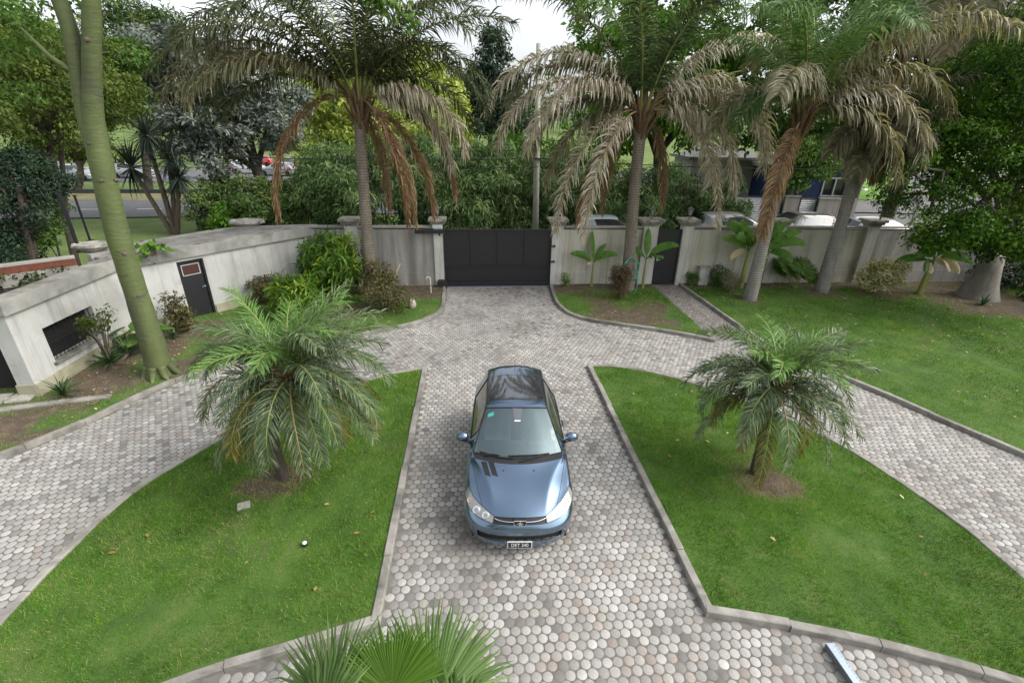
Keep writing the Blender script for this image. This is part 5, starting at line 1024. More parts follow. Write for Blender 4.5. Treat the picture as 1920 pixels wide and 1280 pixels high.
def hedgerow(name, label, cat, bl, leaf_, n, size, seed, **k):
    c = np.mean([b[:2] for b in bl], 0); o = root(name, (c[0], c[1], 0)); tag(o, label, cat); rel = [(b[0]-c[0], b[1]-c[1])+tuple(b[2:]) for b in bl]; mb = MB(); rr = random.Random(seed)
    for b in rel:
        for _ in range(5):
            x, y = b[0]+rr.uniform(-.5, .5)*b[3], b[1]+rr.uniform(-.5, .5)*b[4]; mb.tube([(x, y, -.1), (x+rr.uniform(-.2, .2), y, b[2]), (x+rr.uniform(-.5, .5), y, b[2]+b[5]*.9)], [.035, .028, .012], 5)
    mb.build('stem', M['bark_b'], o); crown(o, leaf_, rel, n, size, name='foliage', seed=seed, **k); return o
def row(p0, p1, n, D0, D1, rx, rz, rnd, zc):
    out = []
    for i in range(n):
        t = i/(n-1); q = at(p0+(p1-p0)*t, 400, D0+(D1-D0)*t); out.append((q.x+rnd.uniform(-.3, .3), q.y+rnd.uniform(-.8, .8), zc*rnd.uniform(.8, 1.15), rx*rnd.uniform(.85, 1.25), 1.1, rz*rnd.uniform(.85, 1.2)))
    return out
rq = random.Random(3)
hedgerow('bamboo_hedge', 'tall dense bamboo hedge behind the gate and boundary wall', 'hedge', row(620, 1110, 9, 24.5, 24.5, 1.4, 1.9, rq, 2.1)+row(640, 1100, 7, 26, 26, 1.3, 1.2, rq, 3.6), M['bamboo'], 62000, .30, 101, aspect=.17, clump=.42, nclump=900, shell=.6, droop=.7, upb=.1)
hedgerow('bamboo_hedge', 'dark bamboo thicket behind the dry palm and narrow door', 'hedge', row(1100, 1345, 6, 23.5, 23.5, 1.2, 1.7, rq, 1.9)+row(1130, 1330, 4, 25, 25, 1.1, 1.0, rq, 3.1), M['bamboo'], 30000, .28, 102, aspect=.17, clump=.4, nclump=320, shell=.6, droop=.7, upb=.1)
hedgerow('shrub_hedge', 'mixed dark green shrub hedge behind the annex roof', 'hedge', row(395, 650, 7, 26.5, 25, 1.3, 1.25, rq, 1.4)+row(420, 640, 5, 28, 27, 1.2, 1.0, rq, 2.0), M['hedge'], 30000, .2, 103, aspect=.4, clump=.4, nclump=330, shell=.6)
bush('bright_shrub', 'bright green shrub standing out in the dark hedge behind the annex', gnd(425, 385, 25), [(0, 0, 1.3, .9, .8, .8), (.5, .1, .9, .7, .6, .6), (-.5, 0, .9, .6, .6, .6)], M['bright'], 2600, .2, seed=104, aspect=.5, clump=.3, nclump=50)
bush('grassy_clump', 'tuft of long pale bamboo leaves behind the hedge top left of the palm', gnd(600, 330, 28), [(0, 0, 3.6, 1.3, 1, .8)], M['bamboo'], 2600, .45, seed=105, aspect=.12, clump=.5, nclump=50, droop=.6, cat='bamboo')

# ------------------------------------------------------------------ right: houses and fences across the street
tag(MB().prism([(11.2, 18.6), (60, 19.5), (60, 27.5), (11.2, 25.2)], -.1, .80).build('street', M['road']), kind='structure')
tag(MB().prism([(3.6, 18.6), (9.8, 18.6), (9.8, 22.6), (3.6, 22.6)], -.1, .80).build('street', M['road']), kind='structure')
def fenceobj(name, label, px0, px1, D_, z0, z1, kind_):
    a, b_ = at(px0, 400, D_), at(px1, 400, D_); o = root(name, ((a.x+b_.x)/2, (a.y+b_.y)/2, 0)); tag(o, label, 'fence'); d = Vector((b_.x-a.x, b_.y-a.y, 0)); rz = math.atan2(d.y, d.x); Lh = d.length
    mb = MB()
    if kind_ == 'corr':
        n = int((z1-z0)/.045); V = []; Fc = []
        ca, sa = math.cos(rz), math.sin(rz)
        for i in range(n+1):
            off = .018*math.sin(i*math.pi); off = .02 if i % 2 else -.02; z = z0+(z1-z0)*i/n
            for s_ in (-Lh/2, Lh/2): V.append((s_*ca+off*sa, s_*sa-off*ca, z))
        Fc = [(i*2, i*2+1, i*2+3, i*2+2) for i in range(n)]; mb.add(V, Fc); mb.build('sheet', M['corr'], o)
        f = MB(); [f.box((s_*ca, s_*sa, (z0+z1)/2), (.08, .09, z1-z0+.06), rz) for s_ in (-Lh/2, Lh/2)]; f.box((0, 0, z1+.03), (Lh, .07, .06), rz); f.build('frame', M['post'], o)
    elif kind_ == 'slab':
        mb.box((0, 0, (z0+z1)/2), (Lh, .12, z1-z0), rz); mb.build('slab', M['panel'], o)
        MB().box((0, 0, z1+.04), (Lh+.06, .18, .08), rz).build('coping', M['panel'], o)
    else:
        h = (z1-z0)/kind_
        for i in range(kind_): mb.box((0, 0, z0+h*(i+.5)+.001), (Lh-.1, .05, h-.07), rz)
        mb.build('boards', M['panel2'], o); MB().box((0.03*math.sin(rz), .045, (z0+z1)/2), (Lh-.12, .02, z1-z0-.02), rz).build('gap_shade', M['post'], o); ca, sa = math.cos(rz), math.sin(rz); [MB().box((s_*ca, s_*sa, (z0+z1)/2), (.11, .13, z1-z0+.05), rz).build('post', M['panel'], o) for s_ in (-Lh/2, Lh/2)]  # black sheet behind the boards paints the shade in their gaps
    return o
M['corr'] = surf('white_corrugated', (.50, .51, .53), (.58, .59, .60), 2, .45, 5, 0, metallic=.1)
M['panel'] = surf('weathered_panel', (.22, .205, .18), (.31, .295, .265), 1.5, .9, 25, .3, c3=(.15, .135, .11), stretch=(1, 1, .2))
M['panel2'] = surf('grey_boards', (.36, .35, .345), (.46, .45, .44), 1.5, .8, 25, .3, c3=(.28, .27, .26), stretch=(.3, .3, 1))
fenceobj('corrugated_fence', 'white corrugated metal fence panel behind the brown hanging frond', 1372, 1462, 25.6, 0, 2.66, 'corr')
fenceobj('concrete_fence_slab', 'upright weathered concrete slab between two white corrugated panels', 1466, 1492, 25.4, 0, 2.72, 'slab')
fenceobj('corrugated_fence', 'white corrugated metal fence panel right of the upright slab', 1494, 1526, 25.6, 0, 2.64, 'corr')
fenceobj('concrete_fence_slab', 'wide weathered concrete slab left of the slanting palm trunk', 1529, 1566, 25.4, 0, 2.64, 'slab')
fenceobj('concrete_fence_slab', 'stained concrete slab partly hidden by the slanting palm trunk', 1567, 1596, 25.5, 0, 2.62, 'slab')
fenceobj('board_fence', 'grey horizontal board fence right of the slanting palm trunk', 1598, 1660, 25.6, 0, 2.62, 4)
fenceobj('board_fence', 'grey horizontal board fence behind the white car roof', 1664, 1716, 25.6, 0, 2.6, 4)
fenceobj('board_fence', 'grey horizontal board fence running into the leafy tree', 1718, 1800, 25.6, 0, 2.62, 4)
fenceobj('concrete_fence_slab', 'pale concrete gatepost slab at the end of the bamboo thicket', 1352, 1368, 25.3, 0, 2.75, 'slab')
h0 = at(1520, 330, 34); ho = root('blue_house', (h0.x, h0.y, 0)); tag(ho, 'dark blue single storey house with a white framed window', 'house'); rz = -R(4.85)
wx = at(1548, 345, 34)
def hb(mb, x0, x1, z0, z1, t0=0, t1=.25): return mb.box(((x0+x1)/2, (t0+t1)/2, (z0+z1)/2), (x1-x0, t1-t0, z1-z0))
ho.rotation_euler[2] = rz
wl = [(-3.0, .95, 0, 3.6), (.95, 2.6, 0, 1.75), (.95, 2.6, 3.0, 3.6), (2.6, 3.4, 0, 3.6)]
mb = MB(); [hb(mb, *w_) for w_ in wl]; mb.box((.2, 2.6, 1.8), (6.4, 4.7, 3.58)); mb.build('wall', surf('blue_render', (.012, .03, .10), (.018, .045, .14), 2, .7), ho)
wf = MB(); [hb(wf, *q, -.06, .04) for q in ((.95, 1.05, 1.75, 3.0), (2.5, 2.6, 1.75, 3.0), (1.05, 2.5, 1.75, 1.85), (1.05, 2.5, 2.9, 3.0), (1.73, 1.82, 1.85, 2.9))]; wfo = wf.build('window', plain('white_frame', (.6, .6, .6), .5), ho)
pn = MB(); hb(pn, 1.05, 2.5, 1.85, 2.9, .1, .12); pn.build('pane', plain('window_glass', (.05, .055, .06), .08, coat=1), wfo)
br_ = MB(); [hb(br_, 1.12+i*.17, 1.14+i*.17, 1.85, 2.9, -.02, 0) for i in range(8)]; br_.build('bars', M['post'], wfo)
rfo = MB().box((.2, 2.3, 3.72), (7.2, 6.0, .22)).build('roof', surf('pale_roof', (.30, .28, .26), (.40, .38, .36), 2), ho); MB().box((.2, 2.3, 4.1), (6.4, 5.0, .55), taper=.55).build('hipped_top', rfo.data.materials[0], rfo)
h1 = at(1390, 320, 36); gh = root('grey_house', (h1.x, h1.y, 0)); tag(gh, 'pale grey house front half hidden by dry palm fronds', 'house'); gh.rotation_euler[2] = rz
MB().box((-1.0, 2, 1.9), (5.2, 4, 4.0)).build('wall', surf('grey_render', (.33, .31, .29), (.42, .40, .38), 1.4), gh)
wq = MB().box((-1.5, -.02, 2.1), (1.4, .1, 1.2)); wqo = wq.build('window', plain('grey_frame', (.35, .35, .35), .5), gh); MB().box((-1.5, -.075, 2.1), (1.2, .02, 1.0)).build('pane', M['dark'], wqo)
rfo = MB().box((-1, 2, 3.98), (5.9, 4.8, .18)).build('roof', surf('slate_roof', (.20, .19, .18), (.28, .27, .26), 2), gh); MB().box((-1, 2, 4.35), (5.2, 4, .6), taper=.5).build('hipped_top', rfo.data.materials[0], rfo)
la, lb_, lc, ld = at(1612, 392, 29.5), at(1690, 392, 29.5), at(1700, 318, 40), at(1590, 318, 40)
M['bright_lawn'] = surf('bright_lawn', (.12, .25, .03), (.17, .32, .05), 1.5, .95)
tag(MB().add([tuple(la), tuple(lb_), tuple(lc), tuple(ld)]+[(p.x, p.y, -.1) for p in (la, lb_, lc, ld)], [(0, 1, 2, 3), (0, 4, 5, 1), (1, 5, 6, 2), (2, 6, 7, 3), (3, 7, 4, 0)]).build('lawn', M['bright_lawn']), kind='structure')
h2 = at(1760, 350, 33); gs = root('grey_shed', (h2.x, h2.y, 0)); tag(gs, 'grey boarded shed wall beyond the board fence', 'shed'); gs.rotation_euler[2] = rz
mb = MB(); [mb.box((0, 0, .18+i*.36), (3.4, .1, .34)) for i in range(9)]; mb.build('boards', M['panel2'], gs); MB().box((0, .9, 3.3), (3.8, 2.2, .12)).build('roof', M['panel'], gs)
wb2 = root('white_drum', at(1622, 345, 34)); wb2.location.z = 1.9; tag(wb2, 'white rounded tank on the bright lawn beside the palm trunk', 'tank'); MB().lathe([(.30, -1.9), (.32, -.2), (.32, .25), (.2, .42), (.08, .45)], n=14).build('body', plain('white_plastic', (.7, .7, .7), .4), wb2, smooth=True); MB().lathe([(.09, .44), (.09, .5)], n=10).build('lid', M['post'], wb2)
sp2 = at(1725, 420, 24.4); tz = at(1743, 300, 24.4).z
o = root('street_post', (sp2.x+.25, sp2.y, 0)); tag(o, 'slim dark post rising behind the white car', 'post'); MB().tube([(0, 0, 0), (0, 0, tz+1)], [.075, .06], 8).build('shaft', M['post'], o); MB().lathe([(.13, 0), (.12, .12), (.08, .16)], n=8).build('base', M['post'], o)
# ------------------------------------------------------------------ the car: one subdivided control net, cut into its panels
rows = [
 [(.68, -1.49, .755), (.55, -1.62, .70), (.37, -1.775, .645), (.2, -1.81, .655), (0, -1.82, .66)],
 [(.775, -1.30, .815), (.65, -1.33, .822), (.42, -1.45, .836), (.25, -1.47, .815), (0, -1.48, .815)],
 [(.80, -1.08, .855), (.69, -1.08, .868), (.53, -1.12, .922), (.28, -1.15, .90), (0, -1.17, .90)],
 [(.805, -.76, .895), (.772, -.77, .922), (.712, -.83, .952), (.33, -.98, .965), (0, -1.01, .97)],
 [(.805, -.66, .905), (.784, -.66, .93), (.738, -.70, .962), (.34, -.87, .99), (0, -.91, .995)],
 [(.805, -.30, .915), (.795, -.30, .945), (.632, -.34, 1.165), (.32, -.44, 1.205), (0, -.47, 1.215)],
 [(.805, .08, .925), (.79, .08, .955), (.522, .05, 1.36), (.30, -.01, 1.405), (0, -.03, 1.415)],
 [(.805, .22, .928), (.79, .22, .958), (.520, .20, 1.378), (.295, .15, 1.422), (0, .14, 1.432)],
 [(.805, .55, .937), (.788, .55, .967), (.522, .55, 1.385), (.29, .55, 1.432), (0, .55, 1.44)],
 [(.795, 1.0, .95), (.775, 1.0, .98), (.525, 1.08, 1.375), (.285, 1.1, 1.42), (0, 1.1, 1.43)],
 [(.78, 1.38, .96), (.745, 1.40, .99), (.535, 1.50, 1.325), (.28, 1.58, 1.38), (0, 1.60, 1.39)],
 [(.74, 1.65, .955), (.69, 1.69, .97), (.58, 1.76, .985), (.3, 1.83, .99), (0, 1.85, .99)],
 [(.69, 1.74, .93), (.62, 1.80, .935), (.5, 1.84, .935), (.28, 1.885, .935), (0, 1.9, .935)]]
NR = len(rows)
bm = bmesh.new(); cl_ = bm.edges.layers.float.new('crease_edge')
T_ = [[bm.verts.new(((p[0] if c < 4 else -p[0]), p[1], p[2])) for c, p in enumerate([rows[r][i] for i in range(5)]+[rows[r][i] for i in (3, 2, 1, 0)])] for r in range(NR)]
GRP = {'body': 0, 'hood': 1, 'headlight': 2, 'grille': 3, 'lower_grille': 4, 'cowl': 5, 'windscreen': 6, 'side_window': 7, 'roof': 8, 'sunroof': 9, 'rear_window': 10, 'tail_light': 11, 'door': 12, 'bumper': 13, 'windscreen_header': 14}
for r in range(NR-1):
    for c in range(8):
        f = bm.faces.new((T_[r][c], T_[r+1][c], T_[r+1][c+1], T_[r][c+1])); i = c if c < 4 else 7-c   # i: strip from the side
        g = 'body'
        if r <= 2 and i >= 1: g = 'hood'
        if r == 3 and i >= 2: g = 'cowl'
        if r in (4, 5) and i >= 2: g = 'windscreen'
        if r in (5, 6, 7, 8) and i == 1: g = 'side_window'
        if r in (6,) and i >= 2: g = 'windscreen_header'
        if r in (7, 8) and i >= 2: g = 'sunroof'
        if r == 9 and i >= 2: g = 'roof'
        if r == 10 and i >= 2: g = 'rear_window'
        f.material_index = GRP[g]
half = [rows[0][4-i] for i in range(5)]+[rows[r][0] for r in range(1, NR-1)]+[rows[NR-1][i] for i in range(5)]
NP = len(half)
fr = {'B': [(0, -1.88, .585), (.2, -1.875, .585), (.385, -1.85, .575), (.605, -1.745, .595), (.765, -1.585, .635), (.828, -1.37, .725)],
      'C': [(0, -1.925, .49), (.22, -1.92, .49), (.42, -1.895, .49), (.64, -1.815, .50), (.795, -1.645, .525), (.846, -1.40, .58)],
      'D': [(0, -1.905, .40), (.22, -1.90, .40), (.42, -1.88, .405), (.63, -1.80, .415), (.785, -1.64, .43), (.842, -1.40, .45)],
      'E': [(0, -1.915, .315), (.22, -1.91, .315), (.42, -1.89, .315), (.63, -1.81, .32), (.78, -1.64, .31), (.83, -1.40, .32)],
      'F': [(0, -1.88, .17), (.22, -1.875, .17), (.41, -1.855, .17), (.61, -1.77, .19), (.75, -1.63, .19), (.80, -1.40, .19)]}
offs = {'B': (.03, .74, .02), 'C': (.046, .58, .05), 'D': (.042, .44, .05), 'E': (.03, .32, .035), 'F': (0, .19, -.02)}
def level(k):
    out = list(fr[k]); ox, z, oy = offs[k]
    for j in range(6, NP):
        x, y, zz = half[j]
        if j <= NP-6: out.append((x+ox, y, z))
        else: a = max(0, (x-.2)/.6); out.append((x+ox*a*1.2, y+oy, z))
    return out
LV = [half]+[level(k) for k in 'BCDEF']
def ringverts(L_):
    vs = [bm.verts.new(p) for p in L_]; mir = [bm.verts.new((-L_[j][0], L_[j][1], L_[j][2])) for j in range(NP-2, 0, -1)]
    return vs+mir
ra = [T_[0][4-i] for i in range(5)]+[T_[r][0] for r in range(1, NR-1)]+[T_[NR-1][i] for i in range(5)]
rb = [T_[NR-1][c] for c in range(5, 9)]+[T_[r][8] for r in range(NR-2, 0, -1)]+[T_[0][8-i] for i in range(4)]
rings = [ra+rb]+[ringverts(l) for l in LV[1:]]
NK = len(rings[0])
for l in range(5):
    for k in range(NK):
        k2 = (k+1) % NK; f = bm.faces.new((rings[l][k], rings[l+1][k], rings[l+1][k2], rings[l][k2]))
        h = k if k < NP-1 else NK-1-k           # half strip index
        g = 'body'
        if l == 0 and h in (2, 3, 4): g = 'headlight'
        if l == 0 and h <= 1: g = 'grille'
        if h <= 4 and l >= 1: g = 'bumper'
        if l == 3 and h <= 2: g = 'lower_grille'
        if l <= 1 and h in (NP-7, NP-6): g = 'tail_light'
        if h in (8, 9, 10, 11, 12) and l <= 3: g = 'door'
        f.material_index = GRP[g]
# creases
def crease(v1, v2, w_):
    e = bm.edges.get((v1, v2))
    if e: e[cl_] = max(e[cl_], w_)
for c in range(8):
    crease(T_[0][c], T_[0][c+1], .75); crease(T_[4][c], T_[4][c+1], .6); crease(T_[6][c], T_[6][c+1], .35); crease(T_[10][c], T_[10][c+1], .4); crease(T_[3][c], T_[3][c+1], .5)
for r in range(NR-1):
    for c in (1, 7):
        crease(T_[r][c], T_[r+1][c], .55 if r > 2 else .25)
    for c in (2, 6): crease(T_[r][c], T_[r+1][c], .75 if r < 3 else .5)
for k in range(NK):
    k2 = (k+1) % NK; h = k if k < NP-1 else NK-1-k
    crease(rings[0][k], rings[0][k2], .7 if h <= 4 else .25)
    if h <= 5: crease(rings[1][k], rings[1][k2], .75)
    if h <= 2: crease(rings[3][k], rings[3][k2], .8); crease(rings[4][k], rings[4][k2], .8)
    crease(rings[2][k], rings[2][k2], .2)
bmesh.ops.recalc_face_normals(bm, faces=bm.faces)
me = bpy.data.meshes.new('car_net'); bm.to_mesh(me); bm.free()
tmp = bpy.data.objects.new('car_net', me); COL.objects.link(tmp); sm = tmp.modifiers.new('s', 'SUBSURF'); sm.levels = 3; sm.render_levels = 3
for _ in GRP: me.materials.append(M['black'])
bpy.context.view_layer.update(); dg = bpy.context.evaluated_depsgraph_get(); ev = tmp.evaluated_get(dg); em = ev.to_mesh()
nv = len(em.vertices); CV = np.zeros(nv*3, np.float32); em.vertices.foreach_get('co', CV); CV = CV.reshape(-1, 3)
npl = len(em.polygons); CM = np.zeros(npl, np.int32); em.polygons.foreach_get('material_index', CM); lv = np.zeros(len(em.loops), np.int32); em.loops.foreach_get('vertex_index', lv); CQ = lv.reshape(-1, 4)
vnorm = np.zeros(nv*3, np.float32); em.vertices.foreach_get('normal', vnorm); CN = vnorm.reshape(-1, 3)
ev.to_mesh_clear(); bpy.data.objects.remove(tmp)
def paintmat(name, c, metallic=.8, rough=.28):
    mt, nt, b, o = newmat(name)
    n = nt.nodes.new('ShaderNodeTexNoise'); n.inputs['Scale'].default_value = 900; n.inputs['Detail'].default_value = 1
    tc = nt.nodes.new('ShaderNodeTexCoord'); nt.links.new(tc.outputs['Object'], n.inputs['Vector'])
    nt.links.new(ramp(nt, n.outputs['Fac'], [(.3, tuple(x*.9 for x in c)), (.7, tuple(min(1, x*1.1) for x in c))]), b.inputs['Base Color'])
    b.inputs['Metallic'].default_value = metallic; b.inputs['Roughness'].default_value = rough
    b.inputs['Coat Weight'].default_value = 1; b.inputs['Coat Roughness'].default_value = .02; return mt
M['paint'] = paintmat('steel_blue_paint', (.15, .225, .325), .95, .22)
M['trim'] = plain('black_trim', (.012, .012, .013), .5)
M['rubber'] = plain('rubber', (.012, .012, .012), .8)
M['chrome'] = plain('chrome', (.75, .76, .78), .12, 1)
def glassmat(name, c, spec=.35, tint=(.75, .9, .93)):
    mt, nt, b, o = newmat(name); b.inputs['Base Color'].default_value = (*c, 1); b.inputs['Roughness'].default_value = .25
    gl = nt.nodes.new('ShaderNodeBsdfGlossy'); gl.inputs['Roughness'].default_value = .012; gl.inputs['Color'].default_value = (*tint, 1)
    lw = nt.nodes.new('ShaderNodeFresnel'); lw.inputs['IOR'].default_value = 1.55
    ad = nt.nodes.new('ShaderNodeMath'); ad.operation = 'ADD'; ad.inputs[1].default_value = spec; ad.use_clamp = True; nt.links.new(lw.outputs[0], ad.inputs[0])
    ms = nt.nodes.new('ShaderNodeMixShader'); nt.links.new(ad.outputs[0], ms.inputs[0]); nt.links.new(b.outputs[0], ms.inputs[1]); nt.links.new(gl.outputs[0], ms.inputs[2]); nt.links.new(ms.outputs[0], o.inputs[0]); return mt
def screenmat():
    mt, nt, b, o = newmat('windscreen_glass'); b.inputs['Base Color'].default_value = (.06, .09, .095, 1); b.inputs['Roughness'].default_value = .3
    tr = nt.nodes.new('ShaderNodeBsdfTransparent'); tr.inputs[0].default_value = (.80, .92, .92, 1); m1 = nt.nodes.new('ShaderNodeMixShader'); m1.inputs[0].default_value = .72
    nt.links.new(b.outputs[0], m1.inputs[1]); nt.links.new(tr.outputs[0], m1.inputs[2])
    gl = nt.nodes.new('ShaderNodeBsdfGlossy'); gl.inputs['Roughness'].default_value = .012; gl.inputs['Color'].default_value = (.68, .86, .90, 1)
    lw = nt.nodes.new('ShaderNodeFresnel'); lw.inputs['IOR'].default_value = 1.55; ad = nt.nodes.new('ShaderNodeMath'); ad.operation = 'ADD'; ad.inputs[1].default_value = .15; nt.links.new(lw.outputs[0], ad.inputs[0])
    m2 = nt.nodes.new('ShaderNodeMixShader'); nt.links.new(ad.outputs[0], m2.inputs[0]); nt.links.new(m1.outputs[0], m2.inputs[1]); nt.links.new(gl.outputs[0], m2.inputs[2]); nt.links.new(m2.outputs[0], o.inputs[0]); return mt
M['screen'] = screenmat()
M['sideglass'] = glassmat('side_glass', (.015, .017, .018), .05, (.9, .93, .93))
M['roofglass'] = glassmat('sunroof_glass', (.02, .022, .026), .12, (.85, .87, .95))
M['lamp_lens'] = glassmat('lamp_lens', (.20, .205, .20), .06, (1, 1, 1))
M['red_lens'] = plain('red_lens', (.25, .01, .01), .15, coat=1)
car = root('parked_car', (.70, 6.97, .016), -R(3.2)); tag(car, 'small dark metallic blue hatchback parked on the paved drive', 'car')
MATS = {'body': 'paint', 'hood': 'paint', 'headlight': 'lamp_lens', 'grille': 'trim', 'lower_grille': 'trim', 'cowl': 'trim', 'windscreen': 'screen', 'side_window': 'sideglass', 'roof': 'paint', 'sunroof': 'roofglass', 'rear_window': 'sideglass', 'tail_light': 'red_lens', 'door': 'paint', 'bumper': 'paint', 'windscreen_header': 'paint'}
WHEELS = [(-1.15, .60), (1.29, .60)]
ctr = CV[CQ].mean(1)
arch = np.zeros(npl, bool)
for wy, _ in WHEELS: arch |= (np.hypot(ctr[:, 1]-wy, ctr[:, 2]-.30) < .305) & (np.abs(ctr[:, 0]) > .5)
def boundary(Q, V):
    E_ = {}
    for q in Q:
        for i in range(4):
            a, b_ = q[i], q[(i+1) % 4]; k = (min(a, b_), max(a, b_)); E_[k] = E_.get(k, 0)+1
    nb = {}
    for (a, b_), n_ in E_.items():
        if n_ == 1: nb.setdefault(a, []).append(b_); nb.setdefault(b_, []).append(a)
    loops = []; seen = set()
    for s_ in nb:
        if s_ in seen: continue
        lp = [s_]; seen.add(s_); cur = s_
        while True:
            nx_ = [x for x in nb[cur] if x not in seen]
            if not nx_: break
            cur = nx_[0]; seen.add(cur); lp.append(cur)
        loops.append(lp)
    return loops
def panelmesh(name, sel, mat, parent, lift=0.0):
    Q = CQ[sel]; used, inv = np.unique(Q, return_inverse=True); V = CV[used]+CN[used]*lift
    return npmesh(name, V, inv.reshape(-1, 4), mat, parent, smooth=True), Q
def seam(name, Q, r_, mat, parent, push=.0):
    mb = MB()
    for lp in boundary(Q, CV):
        if len(lp) < 8: continue
        pts = [tuple(CV[i]+CN[i]*push) for i in lp]+[tuple(CV[lp[0]]+CN[lp[0]]*push)]
        mb.tube(pts, r_, 5, cap=False)
    return mb.build(name, mat, parent, smooth=True)
PART = {}
for g, gi in GRP.items():
    sel = (CM == gi) & ~arch
    if g in ('headlight', 'side_window', 'tail_light', 'door'):
        for s_ in (1, -1):
            ob, Q = panelmesh(g, sel & (ctr[:, 0]*s_ > 0), M[MATS[g]], car, -.004 if g == 'side_window' else 0)
            PART[(g, s_)] = ob
            if g == 'headlight': seam('lamp_seal', Q, .006, M['trim'], ob, -.002)
            if g == 'side_window': seam('window_seal', Q, .011, M['rubber'], ob, -.001)
            if g == 'door': seam('shut_line', Q, .004, M['rubber'], ob, -.002)
    else:
        ob, Q = panelmesh(g, sel, M[MATS[g]], car, {'windscreen': -.004, 'sunroof': .003, 'grille': -.012, 'lower_grille': -.03, 'cowl': -.006}.get(g, 0))
        PART[g] = ob
        if g == 'hood': seam('shut_line', Q, .0045, M['rubber'], ob, -.002)
        if g == 'windscreen': seam('windscreen_seal', Q, .014, M['rubber'], ob, -.004)
        if g == 'sunroof': seam('sunroof_seal', Q, .008, M['rubber'], ob, -.001)
        if g == 'rear_window': seam('window_seal', Q, .011, M['rubber'], ob, -.002)
        if g == 'lower_grille': seam('grille_edge', Q, .008, M['trim'], ob, -.004)
def near(x, y, nn_=1):
    """surface height and normal of the car's upper skin at x, y"""
    k = np.argmin(np.hypot(CV[:, 0]-x, CV[:, 1]-y)*1+np.where(CN[:, 2] > .25, 0, 5)); return Vector(CV[k]), Vector(CN[k])
def surf_pt(x, y):
    d = np.hypot(CV[:, 0]-x, CV[:, 1]-y)+np.where(CN[:, 2] > .2, 0, 5); ks = np.argsort(d)[:6]; w_ = 1/(d[ks]+1e-4)**2; w_ /= w_.sum()
    return (CV[ks, 2]*w_).sum()
# cabin behind the windscreen
cloth_ = plain('seat_cloth', (.26, .27, .28), .9); dashm = plain('dash_plastic', (.10, .105, .11), .7)
db = MB().box((0, -.52, .80), (1.30, .48, .22)).box((0, -.60, .915), (1.18, .30, .03)).build('dashboard', dashm, car, bevel=.02)
MB().box((.33, -.44, .935), (.34, .16, .07)).build('instrument_hood', dashm, db, bevel=.02)
for s_ in (1, -1):
    st = MB().box((s_*.34, .18, .50), (.50, .52, .20)).build('seat', cloth_, car, bevel=.05)
    mb = MB(); mb.add([(s_*.34+x*w_, y+dy, z) for (z, y, w_) in ((.52, .36, .25), (.80, .44, .26), (1.06, .55, .20)) for x, dy in ((-1, 0), (1, 0), (1, .14), (-1, .14))], [(3, 2, 1, 0), (8, 9, 10, 11)]+[(k*4+i, k*4+(i+1) % 4, k*4+4+(i+1) % 4, k*4+4+i) for k in (0, 1) for i in range(4)]); mb.build('seat_back', cloth_, st, bevel=.03)
    MB().box((s_*.34, .62, 1.16), (.25, .10, .17)).build('headrest', cloth_, st, bevel=.035)
MB().tube([(.33+.185*math.cos(a_*math.pi/12), -.22-.03*math.sin(a_*math.pi/12), .93+.175*math.sin(a_*math.pi/12)) for a_ in range(25)], .014, 6).build('steering_wheel', M['rubber'], car)
MB().box((0, 1.05, .62), (1.2, .5, .40)).build('rear_bench', cloth_, car, bevel=.04)
# roof ditches
for s_ in (1, -1):
    MB().tube(spline([(s_*(.505), y, surf_pt(s_*.505, y)+.002) for y in (.12, .4, .7, 1.0, 1.3, 1.48)], 4), .008, 6).build('roof_trim', M['trim'], car)
MB().box((0, 0, .24), (1.42, 3.4, .10)).build('chassis', M['trim'], car)
# wheels with arches
tyre_p = [(.19, -.085), (.255, -.09), (.283, -.07), (.288, 0), (.283, .07), (.255, .09), (.19, .085)]
def wheel(x, y):
    s_ = 1 if x > 0 else -1
    wm = MB().lathe(tyre_p, (x, y, .29), 28, 'x').build('wheel', M['rubber'], car, smooth=True)
    mb = MB(); mb.lathe([(.195, -.05), (.20, 0), (.195, .07), (.18, .07), (.175, -.05)], (x, y, .29), 24, 'x')
    for i in range(7):
        a = i*2*math.pi/7; mb.tube([(x+s_*.06, y, .29), (x+s_*.07, y+.18*math.cos(a), .29+.18*math.sin(a))], [.03, .022], 5)
    mb.lathe([(.05, -.05), (.05, .085), (.03, .09)] if s_ > 0 else [(.03, -.09), (.05, -.085), (.05, .05)], (x, y, .29), 12, 'x'); mb.build('rim', plain('alloy', (.45, .46, .48), .3, .9), wm)
    am = MB(); pts = []
    for i in range(19):
        a = math.pi*(-.06+1.12*i/18); yy, zz = y+.305*math.cos(a), max(.17, .30+.305*math.sin(a)); kk_ = np.argmin(np.abs(CV[:, 1]-yy)+np.abs(CV[:, 2]-zz)+np.where(CV[:, 0]*s_ > .4, 0, 9)); pts.append((CV[kk_, 0]-s_*.006, yy, zz))
    am.tube(pts, .012, 6); am.build('wheel_arch', M['paint'], car, smooth=True)
    al = MB(); V = []; Fc = []
    for i in range(17):
        a = math.pi*i/16
        for xx in (.50, .765): V.append((s_*xx, y+.312*math.cos(a), .27+.335*math.sin(a)))
    Fc = [(i*2, i*2+1, i*2+3, i*2+2) for i in range(16)]; al.add(V, Fc).build('arch_liner', M['trim'], car)
for wy, _ in WHEELS:
    for s_ in (1, -1): wheel(s_*.635, wy)
